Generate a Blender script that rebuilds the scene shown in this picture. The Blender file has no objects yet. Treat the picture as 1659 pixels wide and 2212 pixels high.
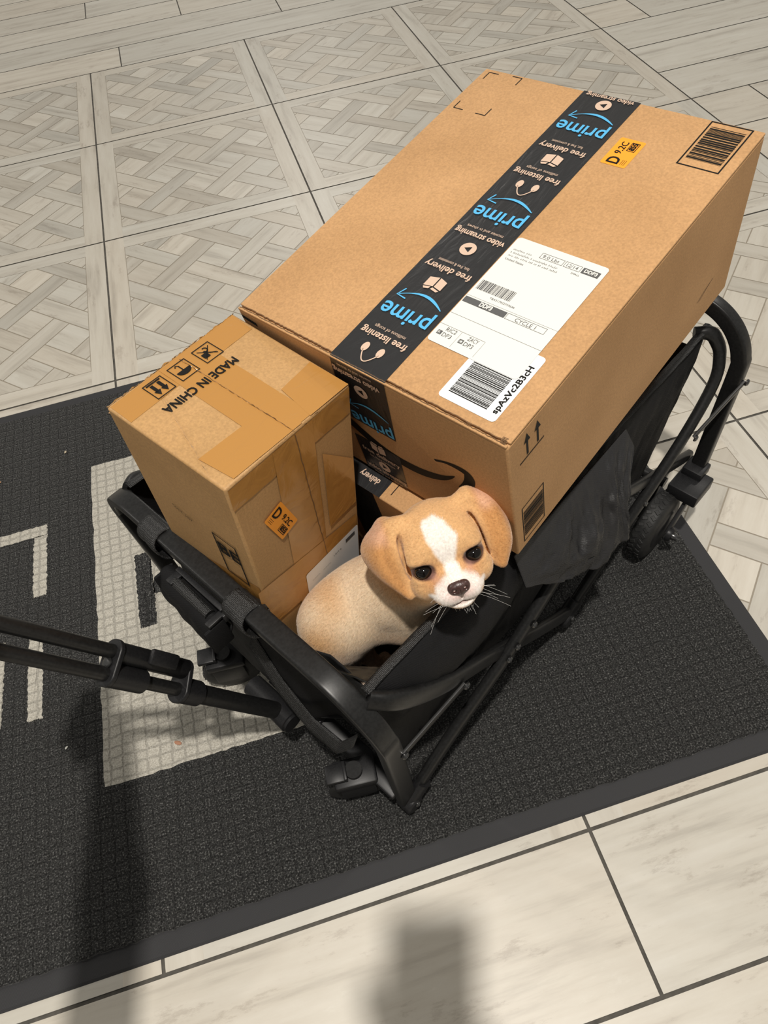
import bpy, bmesh, math, random
import numpy as np
from mathutils import Vector, Matrix, noise
random.seed(7)
T = 0.61                                   # pitch of the square floor tiles (m)
scn = bpy.context.scene
COL = scn.collection

# ------------------------------------------------------------------ camera
CAM = Vector((0.36498856, -3.21591259, 1.09251001))
AX = (Vector((0.95639099, -0.27681464, -0.09321985)),      # right
      Vector((-0.27720623, -0.75961627, -0.58833649)),     # down
      Vector((0.09204884, 0.58852084, -0.8032249)))        # forward
cd = bpy.data.cameras.new('camera'); cam = bpy.data.objects.new('camera', cd); COL.objects.link(cam)
cd.sensor_fit = 'HORIZONTAL'; cd.sensor_width = 36.0; cd.lens = 1525.906 * 36.0 / 1659.0
cd.clip_start = 0.01; cd.clip_end = 60
cam.matrix_world = Matrix(((AX[0].x, -AX[1].x, -AX[2].x, CAM.x), (AX[0].y, -AX[1].y, -AX[2].y, CAM.y),
                           (AX[0].z, -AX[1].z, -AX[2].z, CAM.z), (0, 0, 0, 1)))
scn.camera = cam
# ------------------------------------------------------------------ light
scn.view_settings.view_transform = 'Standard'; scn.view_settings.look = 'None'
scn.view_settings.gamma = 1.0; scn.view_settings.use_curve_mapping = False
scn.view_settings.exposure = 0.0
wd = bpy.data.worlds.new('room_ambience'); scn.world = wd; wd.use_nodes = True
wd.node_tree.nodes['Background'].inputs[0].default_value = (1.0, 0.96, 0.88, 1)
wd.node_tree.nodes['Background'].inputs[1].default_value = 0.32
def lamp(name, loc, power, size, color=(1, 0.945, 0.87)):
    l = bpy.data.lights.new(name, 'AREA'); l.shape = 'DISK'; l.size = size; l.energy = power; l.color = color
    o = bpy.data.objects.new(name, l); o.location = loc; COL.objects.link(o); return o
lamp('ceiling_downlight', (0.373, -3.44, 3.03), 77, 0.10)
lamp('ceiling_downlight', (1.2, 3.0, 3.03), 60, 0.14)
lamp('ceiling_downlight', (-2.4, -1.0, 3.03), 30, 0.14)
lamp('ceiling_downlight', (3.2, -1.6, 3.03), 26, 0.14)

# ------------------------------------------------------------------ material helpers
def mat(name, color=(0.5, 0.5, 0.5), rough=0.6, metal=0.0, build=None, spec=0.5, coat=0.0):
    m = bpy.data.materials.new(name); m.use_nodes = True
    nt = m.node_tree; b = nt.nodes['Principled BSDF']
    b.inputs['Base Color'].default_value = (*color, 1); b.inputs['Roughness'].default_value = rough
    b.inputs['Metallic'].default_value = metal; b.inputs['Specular IOR Level'].default_value = spec
    b.inputs['Coat Weight'].default_value = coat
    if build: build(nt, b)
    return m
def N(nt, t, **kw):
    n = nt.nodes.new(t)
    for k, v in kw.items():
        if k.startswith('i_'): n.inputs[k[2:].replace('_', ' ')].default_value = v
        else: setattr(n, k, v)
    return n
def ramp(nt, stops):
    r = nt.nodes.new('ShaderNodeValToRGB'); e = r.color_ramp.elements
    while len(e) < len(stops): e.new(0.5)
    for el, (p, c) in zip(e, stops): el.position = p; el.color = (*c, 1) if len(c) == 3 else c
    return r
def bump(nt, b, height, strength=0.3, dist=0.001):
    bn = N(nt, 'ShaderNodeBump'); bn.inputs['Strength'].default_value = strength; bn.inputs['Distance'].default_value = dist
    nt.links.new(height, bn.inputs['Height']); nt.links.new(bn.outputs[0], b.inputs['Normal'])
def coords(nt, scale=(1, 1, 1), which='Object', rot=(0, 0, 0)):
    tc = N(nt, 'ShaderNodeTexCoord'); mp = N(nt, 'ShaderNodeMapping'); mp.inputs['Scale'].default_value = scale
    mp.inputs['Rotation'].default_value = rot
    nt.links.new(tc.outputs[which], mp.inputs[0]); return mp.outputs[0]
def noisy(color, color2, scale=40, stretch=(1, 1, 1), bs=0.15, bd=0.0006, detail=6, lo=0.35, hi=0.65, fine=0):
    def f(nt, b):
        c = coords(nt, stretch)
        n = N(nt, 'ShaderNodeTexNoise'); n.inputs['Scale'].default_value = scale; n.inputs['Detail'].default_value = detail
        nt.links.new(c, n.inputs['Vector'])
        r = ramp(nt, [(lo, color), (hi, color2)]); nt.links.new(n.outputs[0], r.inputs[0])
        out = r.outputs[0]; h = n.outputs[0]
        if fine:
            n2 = N(nt, 'ShaderNodeTexNoise'); n2.inputs['Scale'].default_value = fine; n2.inputs['Detail'].default_value = 3
            nt.links.new(c, n2.inputs['Vector'])
            r2 = ramp(nt, [(0.3, (0.86, 0.86, 0.86)), (0.7, (1.1, 1.1, 1.1))]); nt.links.new(n2.outputs[0], r2.inputs[0])
            mx = N(nt, 'ShaderNodeMixRGB', blend_type='MULTIPLY'); mx.inputs[0].default_value = 1
            nt.links.new(out, mx.inputs[1]); nt.links.new(r2.outputs[0], mx.inputs[2]); out = mx.outputs[0]; h = n2.outputs[0]
        nt.links.new(out, b.inputs['Base Color'])
        if bs: bump(nt, b, h, bs, bd)
    return f
def weave(color, scale=900, bs=0.5, fuzz=0.0, wr=0.0):
    def f(nt, b):
        c = coords(nt)
        w1 = N(nt, 'ShaderNodeTexWave', wave_type='BANDS', bands_direction='DIAGONAL'); w1.inputs['Scale'].default_value = scale
        w1.inputs['Distortion'].default_value = 1.0
        nt.links.new(c, w1.inputs['Vector'])
        r = ramp(nt, [(0.2, tuple(x * 0.55 for x in color)), (0.9, color)])
        nt.links.new(w1.outputs[0], r.inputs[0]); nt.links.new(r.outputs[0], b.inputs['Base Color'])
        n = N(nt, 'ShaderNodeTexNoise'); n.inputs['Scale'].default_value = 26; n.inputs['Detail'].default_value = 4
        nt.links.new(c, n.inputs['Vector'])
        ad = N(nt, 'ShaderNodeMath', operation='MULTIPLY_ADD'); ad.inputs[1].default_value = wr
        nt.links.new(n.outputs[0], ad.inputs[0]); nt.links.new(w1.outputs[0], ad.inputs[2])
        bump(nt, b, ad.outputs[0], bs, 0.0004)
    return f

# ------------------------------------------------------------------ object helpers
def link(name, me, m=None, parent=None, kind=None, smooth=False):
    o = bpy.data.objects.new(name, me); COL.objects.link(o)
    for x in (m if isinstance(m, (list, tuple)) else [m] if m else []): me.materials.append(x)
    if parent: o.parent = parent
    if kind: o['kind'] = kind
    if smooth:
        for p in me.polygons: p.use_smooth = True
    return o
def pyd(name, vs, fs, m=None, parent=None, smooth=False, kind=None):
    me = bpy.data.meshes.new(name); me.from_pydata([tuple(v) for v in vs], [], fs); me.update()
    return link(name, me, m, parent, kind, smooth)
def tag(o, label, cat=None, group=None):
    o['label'] = label
    if cat: o['category'] = cat
    if group: o['group'] = group
    return o
def thing(name, label, cat, M=None, group=None):
    e = bpy.data.objects.new(name, None); COL.objects.link(e); e.empty_display_size = 0.05
    if M is not None: e.matrix_world = M
    return tag(e, label, cat, group)
class MB:                                   # collects shapes into one mesh
    def __init__(s): s.v = []; s.f = []
    def add(s, vs, fs):
        k = len(s.v); s.v += [tuple(v) for v in vs]; s.f += [tuple(i + k for i in f) for f in fs]; return s
    def box(s, c, d, M=None, r=0.0, seg=2):
        bm = bmesh.new(); bmesh.ops.create_cube(bm, size=1.0)
        for v in bm.verts: v.co = Vector((v.co.x * d[0], v.co.y * d[1], v.co.z * d[2]))
        if r: bmesh.ops.bevel(bm, geom=bm.edges[:], offset=r, segments=seg, affect='EDGES', profile=0.5)
        if M: bm.transform(M.to_4x4())
        for v in bm.verts: v.co += Vector(c)
        bm.verts.index_update()
        s.add([v.co.copy() for v in bm.verts], [[v.index for v in f.verts] for f in bm.faces]); bm.free(); return s
    def cyl(s, a, b, ra, rb=None, n=20, cap=True, bev=0):
        rb = ra if rb is None else rb; a = Vector(a); b = Vector(b); d = (b - a).normalized()
        x = d.orthogonal().normalized(); y = d.cross(x); L = (b - a).length
        st = [(0, ra), (L, rb)] if not bev else [(0, ra - bev), (bev, ra), (L - bev, rb), (L, rb - bev)]
        vs = []; fs = []
        for h, r in st:
            for i in range(n):
                t = 2 * math.pi * i / n; vs.append(a + d * h + (x * math.cos(t) + y * math.sin(t)) * r)
        for k in range(len(st) - 1):
            for i in range(n): j = (i + 1) % n; fs.append((k * n + i, k * n + j, (k + 1) * n + j, (k + 1) * n + i))
        if cap: fs.append(tuple(range(n))[::-1]); fs.append(tuple((len(st) - 1) * n + i for i in range(n)))
        return s.add(vs, fs)
    def lathe(s, c, axis, prof, n=32):      # prof: (distance along axis, radius), closed ends
        d = Vector(axis).normalized(); x = d.orthogonal().normalized(); y = d.cross(x); c = Vector(c); vs = []; fs = []
        for h, r in prof:
            for i in range(n):
                t = 2 * math.pi * i / n; vs.append(c + d * h + (x * math.cos(t) + y * math.sin(t)) * r)
        for k in range(len(prof) - 1):
            for i in range(n): j = (i + 1) % n; fs.append((k * n + i, k * n + j, (k + 1) * n + j, (k + 1) * n + i))
        fs.append(tuple(range(n))[::-1]); fs.append(tuple((len(prof) - 1) * n + i for i in range(n)))
        return s.add(vs, fs)
    def tube(s, pts, ra, rb=None, up=None, n=16, sub=6, closed=False, groove=0.0, sq=2.0, fixed=False):
        """sweep an oval (superellipse) section; ra along the side axis, rb along the given up axis"""
        rb = ra if rb is None else rb; P = [Vector(p) for p in pts]
        if sub > 1 and len(P) > 2:
            Q = []
            for i in range(len(P) - 1):
                p0 = P[i - 1] if i else P[0] * 2 - P[1]; p1 = P[i]; p2 = P[i + 1]; p3 = P[i + 2] if i + 2 < len(P) else P[-1] * 2 - P[-2]
                for k in range(sub):
                    t = k / sub
                    Q.append(0.5 * ((2 * p1) + (p2 - p0) * t + (2 * p0 - 5 * p1 + 4 * p2 - p3) * t * t + (3 * p1 - p0 - 3 * p2 + p3) * t ** 3))
            Q.append(P[-1]); P = Q
        tan = [((P[min(i + 1, len(P) - 1)] - P[max(i - 1, 0)])).normalized() for i in range(len(P))]
        u = Vector(up) if up is not None else tan[0].orthogonal()
        vs = []; fs = []
        for p, t in zip(P, tan):
            if up is not None and fixed: u = Vector(up)
            u = (u - t * u.dot(t)).normalized(); w = t.cross(u)
            for i in range(n):
                a = 2 * math.pi * i / n; ca, sa = math.cos(a), math.sin(a)
                e = 2.0 / sq
                X = math.copysign(abs(ca) ** e, ca) * ra; Y = math.copysign(abs(sa) ** e, sa) * rb
                if groove and abs(X) < ra * 0.55: Y *= 1 - groove
                vs.append(p + w * X + u * Y)
        for k in range(len(P) - 1):
            for i in range(n): j = (i + 1) % n; fs.append((k * n + i, k * n + j, (k + 1) * n + j, (k + 1) * n + i))
        fs.append(tuple(range(n))[::-1]); fs.append(tuple((len(P) - 1) * n + i for i in range(n)))
        return s.add(vs, fs)
    def build(s, name, m, parent=None, smooth=False, kind=None, ang=None):
        o = pyd(name, s.v, s.f, m, parent, smooth, kind)
        bm = bmesh.new(); bm.from_mesh(o.data); bmesh.ops.recalc_face_normals(bm, faces=bm.faces); bm.to_mesh(o.data); bm.free()
        if ang is not None:
            for p in o.data.polygons: p.use_smooth = True
            bm = bmesh.new(); bm.from_mesh(o.data)
            for e in bm.edges:
                if len(e.link_faces) == 2 and e.calc_face_angle() > math.radians(ang): e.smooth = False
            bm.to_mesh(o.data); bm.free()
        return o

# ------------------------------------------------------------------ flat printing (lettering, bars, marks) on a plane
_glyphs = {}
def text2d(s):
    if s not in _glyphs:
        cu = bpy.data.curves.new('t', 'FONT'); cu.body = s; cu.size = 1.0; cu.resolution_u = 3
        ob = bpy.data.objects.new('t', cu); COL.objects.link(ob)
        dg = bpy.context.evaluated_depsgraph_get(); me = ob.evaluated_get(dg).to_mesh()
        v = [(p.co.x, p.co.y) for p in me.vertices]; f = [tuple(q.vertices) for q in me.polygons]
        ob.evaluated_get(dg).to_mesh_clear(); bpy.data.objects.remove(ob); bpy.data.curves.remove(cu)
        xs = [a for a, b in v] or [0]; _glyphs[s] = (v, f, min(xs), max(xs))
    return _glyphs[s]
class Ink:
    """2-D shapes in a face frame: M maps (x, y, lift) of the face to the parent's space"""
    def __init__(s, M, lift=0.0004): s.M = M; s.l = lift; s.mb = MB()
    def poly(s, pts, lift=None):
        l = s.l if lift is None else lift
        s.mb.add([s.M @ Vector((x, y, l)) for x, y in pts], [tuple(range(len(pts)))])
    def rect(s, x0, y0, x1, y1): s.poly([(x0, y0), (x1, y0), (x1, y1), (x0, y1)])
    def disc(s, x, y, r, n=24, ry=None): s.poly([(x + r * math.cos(6.2832 * i / n), y + (ry or r) * math.sin(6.2832 * i / n)) for i in range(n)])
    def stroke(s, pts, w, w2=None):
        n = len(pts); L = []; R = []
        for i, (x, y) in enumerate(pts):
            a = pts[max(i - 1, 0)]; b = pts[min(i + 1, n - 1)]; dx, dy = b[0] - a[0], b[1] - a[1]; d = math.hypot(dx, dy) or 1
            ww = (w if w2 is None else w + (w2 - w) * i / (n - 1)) if not callable(w) else w(i / (n - 1))
            L.append((x - dy / d * ww / 2, y + dx / d * ww / 2)); R.append((x + dy / d * ww / 2, y - dx / d * ww / 2))
        for i in range(n - 1): s.poly([R[i], R[i + 1], L[i + 1], L[i]])
    def frame(s, x0, y0, x1, y1, w):
        s.rect(x0, y0, x1, y0 + w); s.rect(x0, y1 - w, x1, y1); s.rect(x0, y0 + w, x0 + w, y1 - w); s.rect(x1 - w, y0 + w, x1, y1 - w)
    def text(s, txt, x, y, h, ang=0, width=None, align='l', bold=0.0):
        v, f, x0, x1 = text2d(txt); k = h / 0.70; sx = k if width is None else width / (x1 - x0)
        off = -x0 * sx - (0 if align == 'l' else (x1 - x0) * sx / (2 if align == 'c' else 1))
        c, n = math.cos(ang), math.sin(ang)
        for kb, (bx, by) in enumerate([(0, 0)] if not bold else [(0, 0), (bold, 0), (0, bold), (bold, bold)]):
            q = []
            for a, b in v:
                X = a * sx + off + bx; Y = b * k + by; q.append(s.M @ Vector((x + X * c - Y * n, y + X * n + Y * c, s.l + kb * 0.00004)))
            s.mb.add(q, f)
    def bars(s, x0, y0, x1, y1, n, along='x', seed=1, dens=0.5):
        r = random.Random(seed); p = 0.0
        while p < 1:
            w = r.choice((1, 1, 2, 3)) / (n * 1.6); g = r.choice((1, 1, 2, 2)) / (n * 1.6)
            q = min(p + w, 1)
            if along == 'x': s.rect(x0 + (x1 - x0) * p, y0, x0 + (x1 - x0) * q, y1)
            else: s.rect(x0, y0 + (y1 - y0) * p, x1, y0 + (y1 - y0) * q)
            p = q + g
    def build(s, name, m, parent): return s.mb.build(name, m, parent)
def FR(o, ex, ey):                          # face frame from origin and the two in-plane axes
    ex = Vector(ex); ey = Vector(ey); n = ex.cross(ey)
    return Matrix(((ex.x, ey.x, n.x, o[0]), (ex.y, ey.y, n.y, o[1]), (ex.z, ey.z, n.z, o[2]), (0, 0, 0, 1)))
def rrect(x0, y0, x1, y1, r, n=5):
    P = []
    for cx, cy, a0 in ((x1 - r, y1 - r, 0), (x0 + r, y1 - r, 90), (x0 + r, y0 + r, 180), (x1 - r, y0 + r, 270)):
        for i in range(n + 1): a = math.radians(a0 + 90 * i / n); P.append((cx + r * math.cos(a), cy + r * math.sin(a)))
    return P

# ------------------------------------------------------------------ materials
def floor_piece(nt, b):
    a = N(nt, 'ShaderNodeVertexColor', layer_name='tone')
    uv = N(nt, 'ShaderNodeUVMap', uv_map='grain'); mp = N(nt, 'ShaderNodeMapping'); mp.inputs['Scale'].default_value = (3.2, 34, 1)
    nt.links.new(uv.outputs[0], mp.inputs[0])
    n = N(nt, 'ShaderNodeTexNoise'); n.inputs['Scale'].default_value = 1.0; n.inputs['Detail'].default_value = 7; n.inputs['Roughness'].default_value = 0.6
    nt.links.new(mp.outputs[0], n.inputs['Vector'])
    r = ramp(nt, [(0.28, (0.70, 0.68, 0.665)), (0.47, (0.94, 0.93, 0.915)), (0.62, (1.0, 1.0, 1.0)), (0.8, (1.08, 1.08, 1.08))]); nt.links.new(n.outputs[0], r.inputs[0])
    # patches of coarser worn paint
    mp2 = N(nt, 'ShaderNodeMapping'); mp2.inputs['Scale'].default_value = (5, 16, 1); nt.links.new(uv.outputs[0], mp2.inputs[0])
    n2 = N(nt, 'ShaderNodeTexNoise'); n2.inputs['Scale'].default_value = 1.4; n2.inputs['Detail'].default_value = 10; n2.inputs['Roughness'].default_value = 0.75
    nt.links.new(mp2.outputs[0], n2.inputs['Vector'])
    r2 = ramp(nt, [(0.37, (0.80, 0.775, 0.76)), (0.43, (0.97, 0.96, 0.955)), (0.60, (1, 1, 1)), (0.66, (1.05, 1.06, 1.07))]); nt.links.new(n2.outputs[0], r2.inputs[0])
    m1 = N(nt, 'ShaderNodeMixRGB', blend_type='MULTIPLY'); m1.inputs[0].default_value = 1
    m2 = N(nt, 'ShaderNodeMixRGB', blend_type='MULTIPLY'); m2.inputs[0].default_value = 1.0
    nt.links.new(a.outputs[0], m1.inputs[1]); nt.links.new(r.outputs[0], m1.inputs[2])
    nt.links.new(m1.outputs[0], m2.inputs[1]); nt.links.new(r2.outputs[0], m2.inputs[2])
    nt.links.new(m2.outputs[0], b.inputs['Base Color'])
    bump(nt, b, n2.outputs[0], 0.25, 0.0006)
M_piece = mat('wood_look_porcelain', rough=0.42, build=floor_piece)
M_line = mat('printed_joint', (0.30, 0.26, 0.20), 0.5)
M_grout = mat('dark_grout', (0.085, 0.08, 0.068), 0.9, build=noisy((0.07, 0.065, 0.055), (0.11, 0.10, 0.085), 60))
def carpet(c0, c1, c2, groove):
    def f(nt, b):
        c = coords(nt)
        v = N(nt, 'ShaderNodeTexNoise'); v.inputs['Scale'].default_value = 400; v.inputs['Detail'].default_value = 3; v.inputs['Roughness'].default_value = 0.7
        nt.links.new(c, v.inputs['Vector'])
        r = ramp(nt, [(0.36, c0), (0.56, c1), (0.74, c2)]); nt.links.new(v.outputs[0], r.inputs[0])
        # waffle grooves, 20 mm cells, wobbling a little
        wob = N(nt, 'ShaderNodeTexNoise'); wob.inputs['Scale'].default_value = 45; wob.inputs['Detail'].default_value = 2
        nt.links.new(c, wob.inputs['Vector'])
        ws = N(nt, 'ShaderNodeVectorMath', operation='SCALE'); ws.inputs['Scale'].default_value = 0.009; nt.links.new(wob.outputs['Color'], ws.inputs[0])
        ad = N(nt, 'ShaderNodeVectorMath', operation='ADD'); nt.links.new(c, ad.inputs[0]); nt.links.new(ws.outputs[0], ad.inputs[1])
        sp = N(nt, 'ShaderNodeSeparateXYZ'); nt.links.new(ad.outputs[0], sp.inputs[0])
        gs = []
        for ax, pitch in (('X', 0.0195), ('Y', 0.0175)):
            p = N(nt, 'ShaderNodeMath', operation='PINGPONG'); p.inputs[1].default_value = pitch / 2; nt.links.new(sp.outputs[ax], p.inputs[0])
            mr = N(nt, 'ShaderNodeMapRange', interpolation_type='SMOOTHSTEP'); mr.inputs['From Max'].default_value = 0.0030; nt.links.new(p.outputs[0], mr.inputs['Value']); gs.append(mr)
        mn = N(nt, 'ShaderNodeMath', operation='MINIMUM'); nt.links.new(gs[0].outputs[0], mn.inputs[0]); nt.links.new(gs[1].outputs[0], mn.inputs[1])
        gr = ramp(nt, [(0.0, (groove,) * 3), (1.0, (1, 1, 1))]); nt.links.new(mn.outputs[0], gr.inputs[0])  # occlusion shade of the grooves, painted into the pile colour
        mx = N(nt, 'ShaderNodeMixRGB', blend_type='MULTIPLY'); mx.inputs[0].default_value = 1
        nt.links.new(r.outputs[0], mx.inputs[1]); nt.links.new(gr.outputs[0], mx.inputs[2]); nt.links.new(mx.outputs[0], b.inputs['Base Color'])
        hs = N(nt, 'ShaderNodeMath', operation='MULTIPLY_ADD'); hs.inputs[1].default_value = 0.5
        nt.links.new(v.outputs[0], hs.inputs[0]); nt.links.new(mn.outputs[0], hs.inputs[2])
        bump(nt, b, hs.outputs[0], 0.7, 0.0018)
        b.inputs['Sheen Weight'].default_value = 0.15
    return f
M_carpet = mat('charcoal_carpet', rough=0.95, spec=0.15, build=carpet((0.006, 0.006, 0.006), (0.038, 0.038, 0.037), (0.23, 0.23, 0.22), 0.70))
M_cream = mat('cream_carpet', rough=0.95, spec=0.15, build=carpet((0.33, 0.31, 0.262), (0.50, 0.475, 0.415), (0.64, 0.615, 0.55), 0.74))
M_rubber = mat('mat_rubber', (0.04, 0.04, 0.042), 0.7, spec=0.3, build=weave((0.048, 0.048, 0.051), 420, 0.4))
M_card = mat('cardboard', rough=0.72, spec=0.25, build=noisy((0.46, 0.26, 0.115), (0.53, 0.305, 0.14), 9, bs=0.05, fine=420))
M_card2 = mat('taped_cardboard', rough=0.55, spec=0.35, build=noisy((0.43, 0.25, 0.10), (0.50, 0.295, 0.125), 9, bs=0.05, fine=420))
M_edge = mat('cardboard_cut_edge', (0.16, 0.085, 0.035), 0.8)
def glossy_tape(nt, b):
    n = N(nt, 'ShaderNodeTexNoise'); n.inputs['Scale'].default_value = 22; n.inputs['Detail'].default_value = 5; n.inputs['Distortion'].default_value = 1.5
    nt.links.new(coords(nt, (1, 3, 1)), n.inputs['Vector']); bump(nt, b, n.outputs[0], 0.35, 0.003)
M_clear = mat('amber_packing_tape', (0.43, 0.212, 0.055), 0.16, build=glossy_tape, spec=0.6)
M_clear2 = mat('thin_packing_tape', (0.46, 0.24, 0.07), 0.25, build=glossy_tape, spec=0.6)
M_tape = mat('black_printed_tape', (0.017, 0.017, 0.018), 0.38, build=glossy_tape)
M_pink = mat('pale_tape_print', (0.62, 0.45, 0.34), 0.4)
M_blue = mat('blue_tape_print', (0.09, 0.42, 0.72), 0.4)
M_ink = mat('black_ink', (0.010, 0.009, 0.008), 0.6, spec=0.15)
M_ink2 = mat('grey_label_ink', (0.09, 0.09, 0.09), 0.5)
M_label = mat('white_label_paper', (0.72, 0.715, 0.67), 0.5)
M_label2 = mat('bright_label_paper', (0.76, 0.78, 0.79), 0.45)
M_orange = mat('orange_sticker_paper', (0.93, 0.34, 0.02), 0.5)
M_frame = mat('black_powder_coated_steel', (0.011, 0.011, 0.011), 0.36, spec=0.32, build=noisy((0.010, 0.010, 0.010), (0.016, 0.016, 0.016), 300, bs=0.12, bd=0.0002))
M_plastic = mat('black_plastic', (0.02, 0.02, 0.021), 0.42, spec=0.32, build=noisy((0.010, 0.010, 0.011), (0.016, 0.016, 0.017), 500, bs=0.1, bd=0.0002))
M_fabric = mat('black_polyester', rough=0.7, spec=0.25, build=weave((0.009, 0.009, 0.0100), 330, 0.6, wr=3.0))
def webbing(nt, b):
    c = coords(nt); v = N(nt, 'ShaderNodeTexVoronoi', feature='F1'); v.inputs['Scale'].default_value = 620; v.inputs['Randomness'].default_value = 0.35
    nt.links.new(c, v.inputs['Vector']); r = ramp(nt, [(0.05, (0.10, 0.10, 0.10)), (0.30, (0.02, 0.02, 0.02)), (0.7, (0.004, 0.004, 0.004))])
    nt.links.new(v.outputs['Distance'], r.inputs[0]); nt.links.new(r.outputs[0], b.inputs['Base Color'])
    iv = N(nt, 'ShaderNodeMath', operation='SUBTRACT'); iv.inputs[0].default_value = 1; nt.links.new(v.outputs['Distance'], iv.inputs[1]); bump(nt, b, iv.outputs[0], 0.8, 0.0012)
M_web = mat('black_webbing', rough=0.5, spec=0.5, build=webbing)
M_lining = mat('grey_vinyl_lining', (0.009, 0.009, 0.0085), 0.38, spec=0.35)
M_tyre = mat('tyre_rubber', (0.012, 0.012, 0.012), 0.6, build=noisy((0.009, 0.009, 0.009), (0.018, 0.018, 0.0175), 90, bs=0.4, bd=0.001))
M_bolt = mat('dark_bolt_steel', (0.12, 0.12, 0.12), 0.22, metal=0.9)
M_eye = mat('dark_eye', (0.004, 0.003, 0.0025), 0.03, spec=0.4)
M_nose = mat('brown_nose_leather', (0.05, 0.022, 0.018), 0.28, spec=0.7, build=noisy((0.04, 0.018, 0.015), (0.065, 0.03, 0.025), 500, bs=0.5, bd=0.0005))
M_whisk = mat('white_whisker', (0.8, 0.78, 0.74), 0.4)
def fur(nt, b):
    a = N(nt, 'ShaderNodeVertexColor', layer_name='coat')
    n = N(nt, 'ShaderNodeTexNoise'); n.inputs['Scale'].default_value = 520; n.inputs['Detail'].default_value = 3
    nt.links.new(coords(nt, (1, 1, 0.35)), n.inputs['Vector'])
    r = ramp(nt, [(0.3, (0.84, 0.82, 0.80)), (0.7, (1.06, 1.06, 1.06))]); nt.links.new(n.outputs[0], r.inputs[0])
    mx = N(nt, 'ShaderNodeMixRGB', blend_type='MULTIPLY'); mx.inputs[0].default_value = 1
    nt.links.new(a.outputs[0], mx.inputs[1]); nt.links.new(r.outputs[0], mx.inputs[2]); nt.links.new(mx.outputs[0], b.inputs['Base Color'])
    b.inputs['Subsurface Weight'].default_value = 0.08; b.inputs['Subsurface Radius'].default_value = (0.004, 0.002, 0.001)
    b.inputs['Sheen Weight'].default_value = 0.25; b.inputs['Sheen Roughness'].default_value = 0.5
    bump(nt, b, n.outputs[0], 0.35, 0.0006)
M_fur = mat('short_puppy_fur', rough=0.85, spec=0.2, build=fur)
M_skin = mat('skin', (0.50, 0.29, 0.20), 0.55)
M_coat_cloth = mat('dark_jacket_cloth', (0.05, 0.055, 0.07), 0.9, build=noisy((0.04, 0.045, 0.055), (0.06, 0.065, 0.08), 200))

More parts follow.
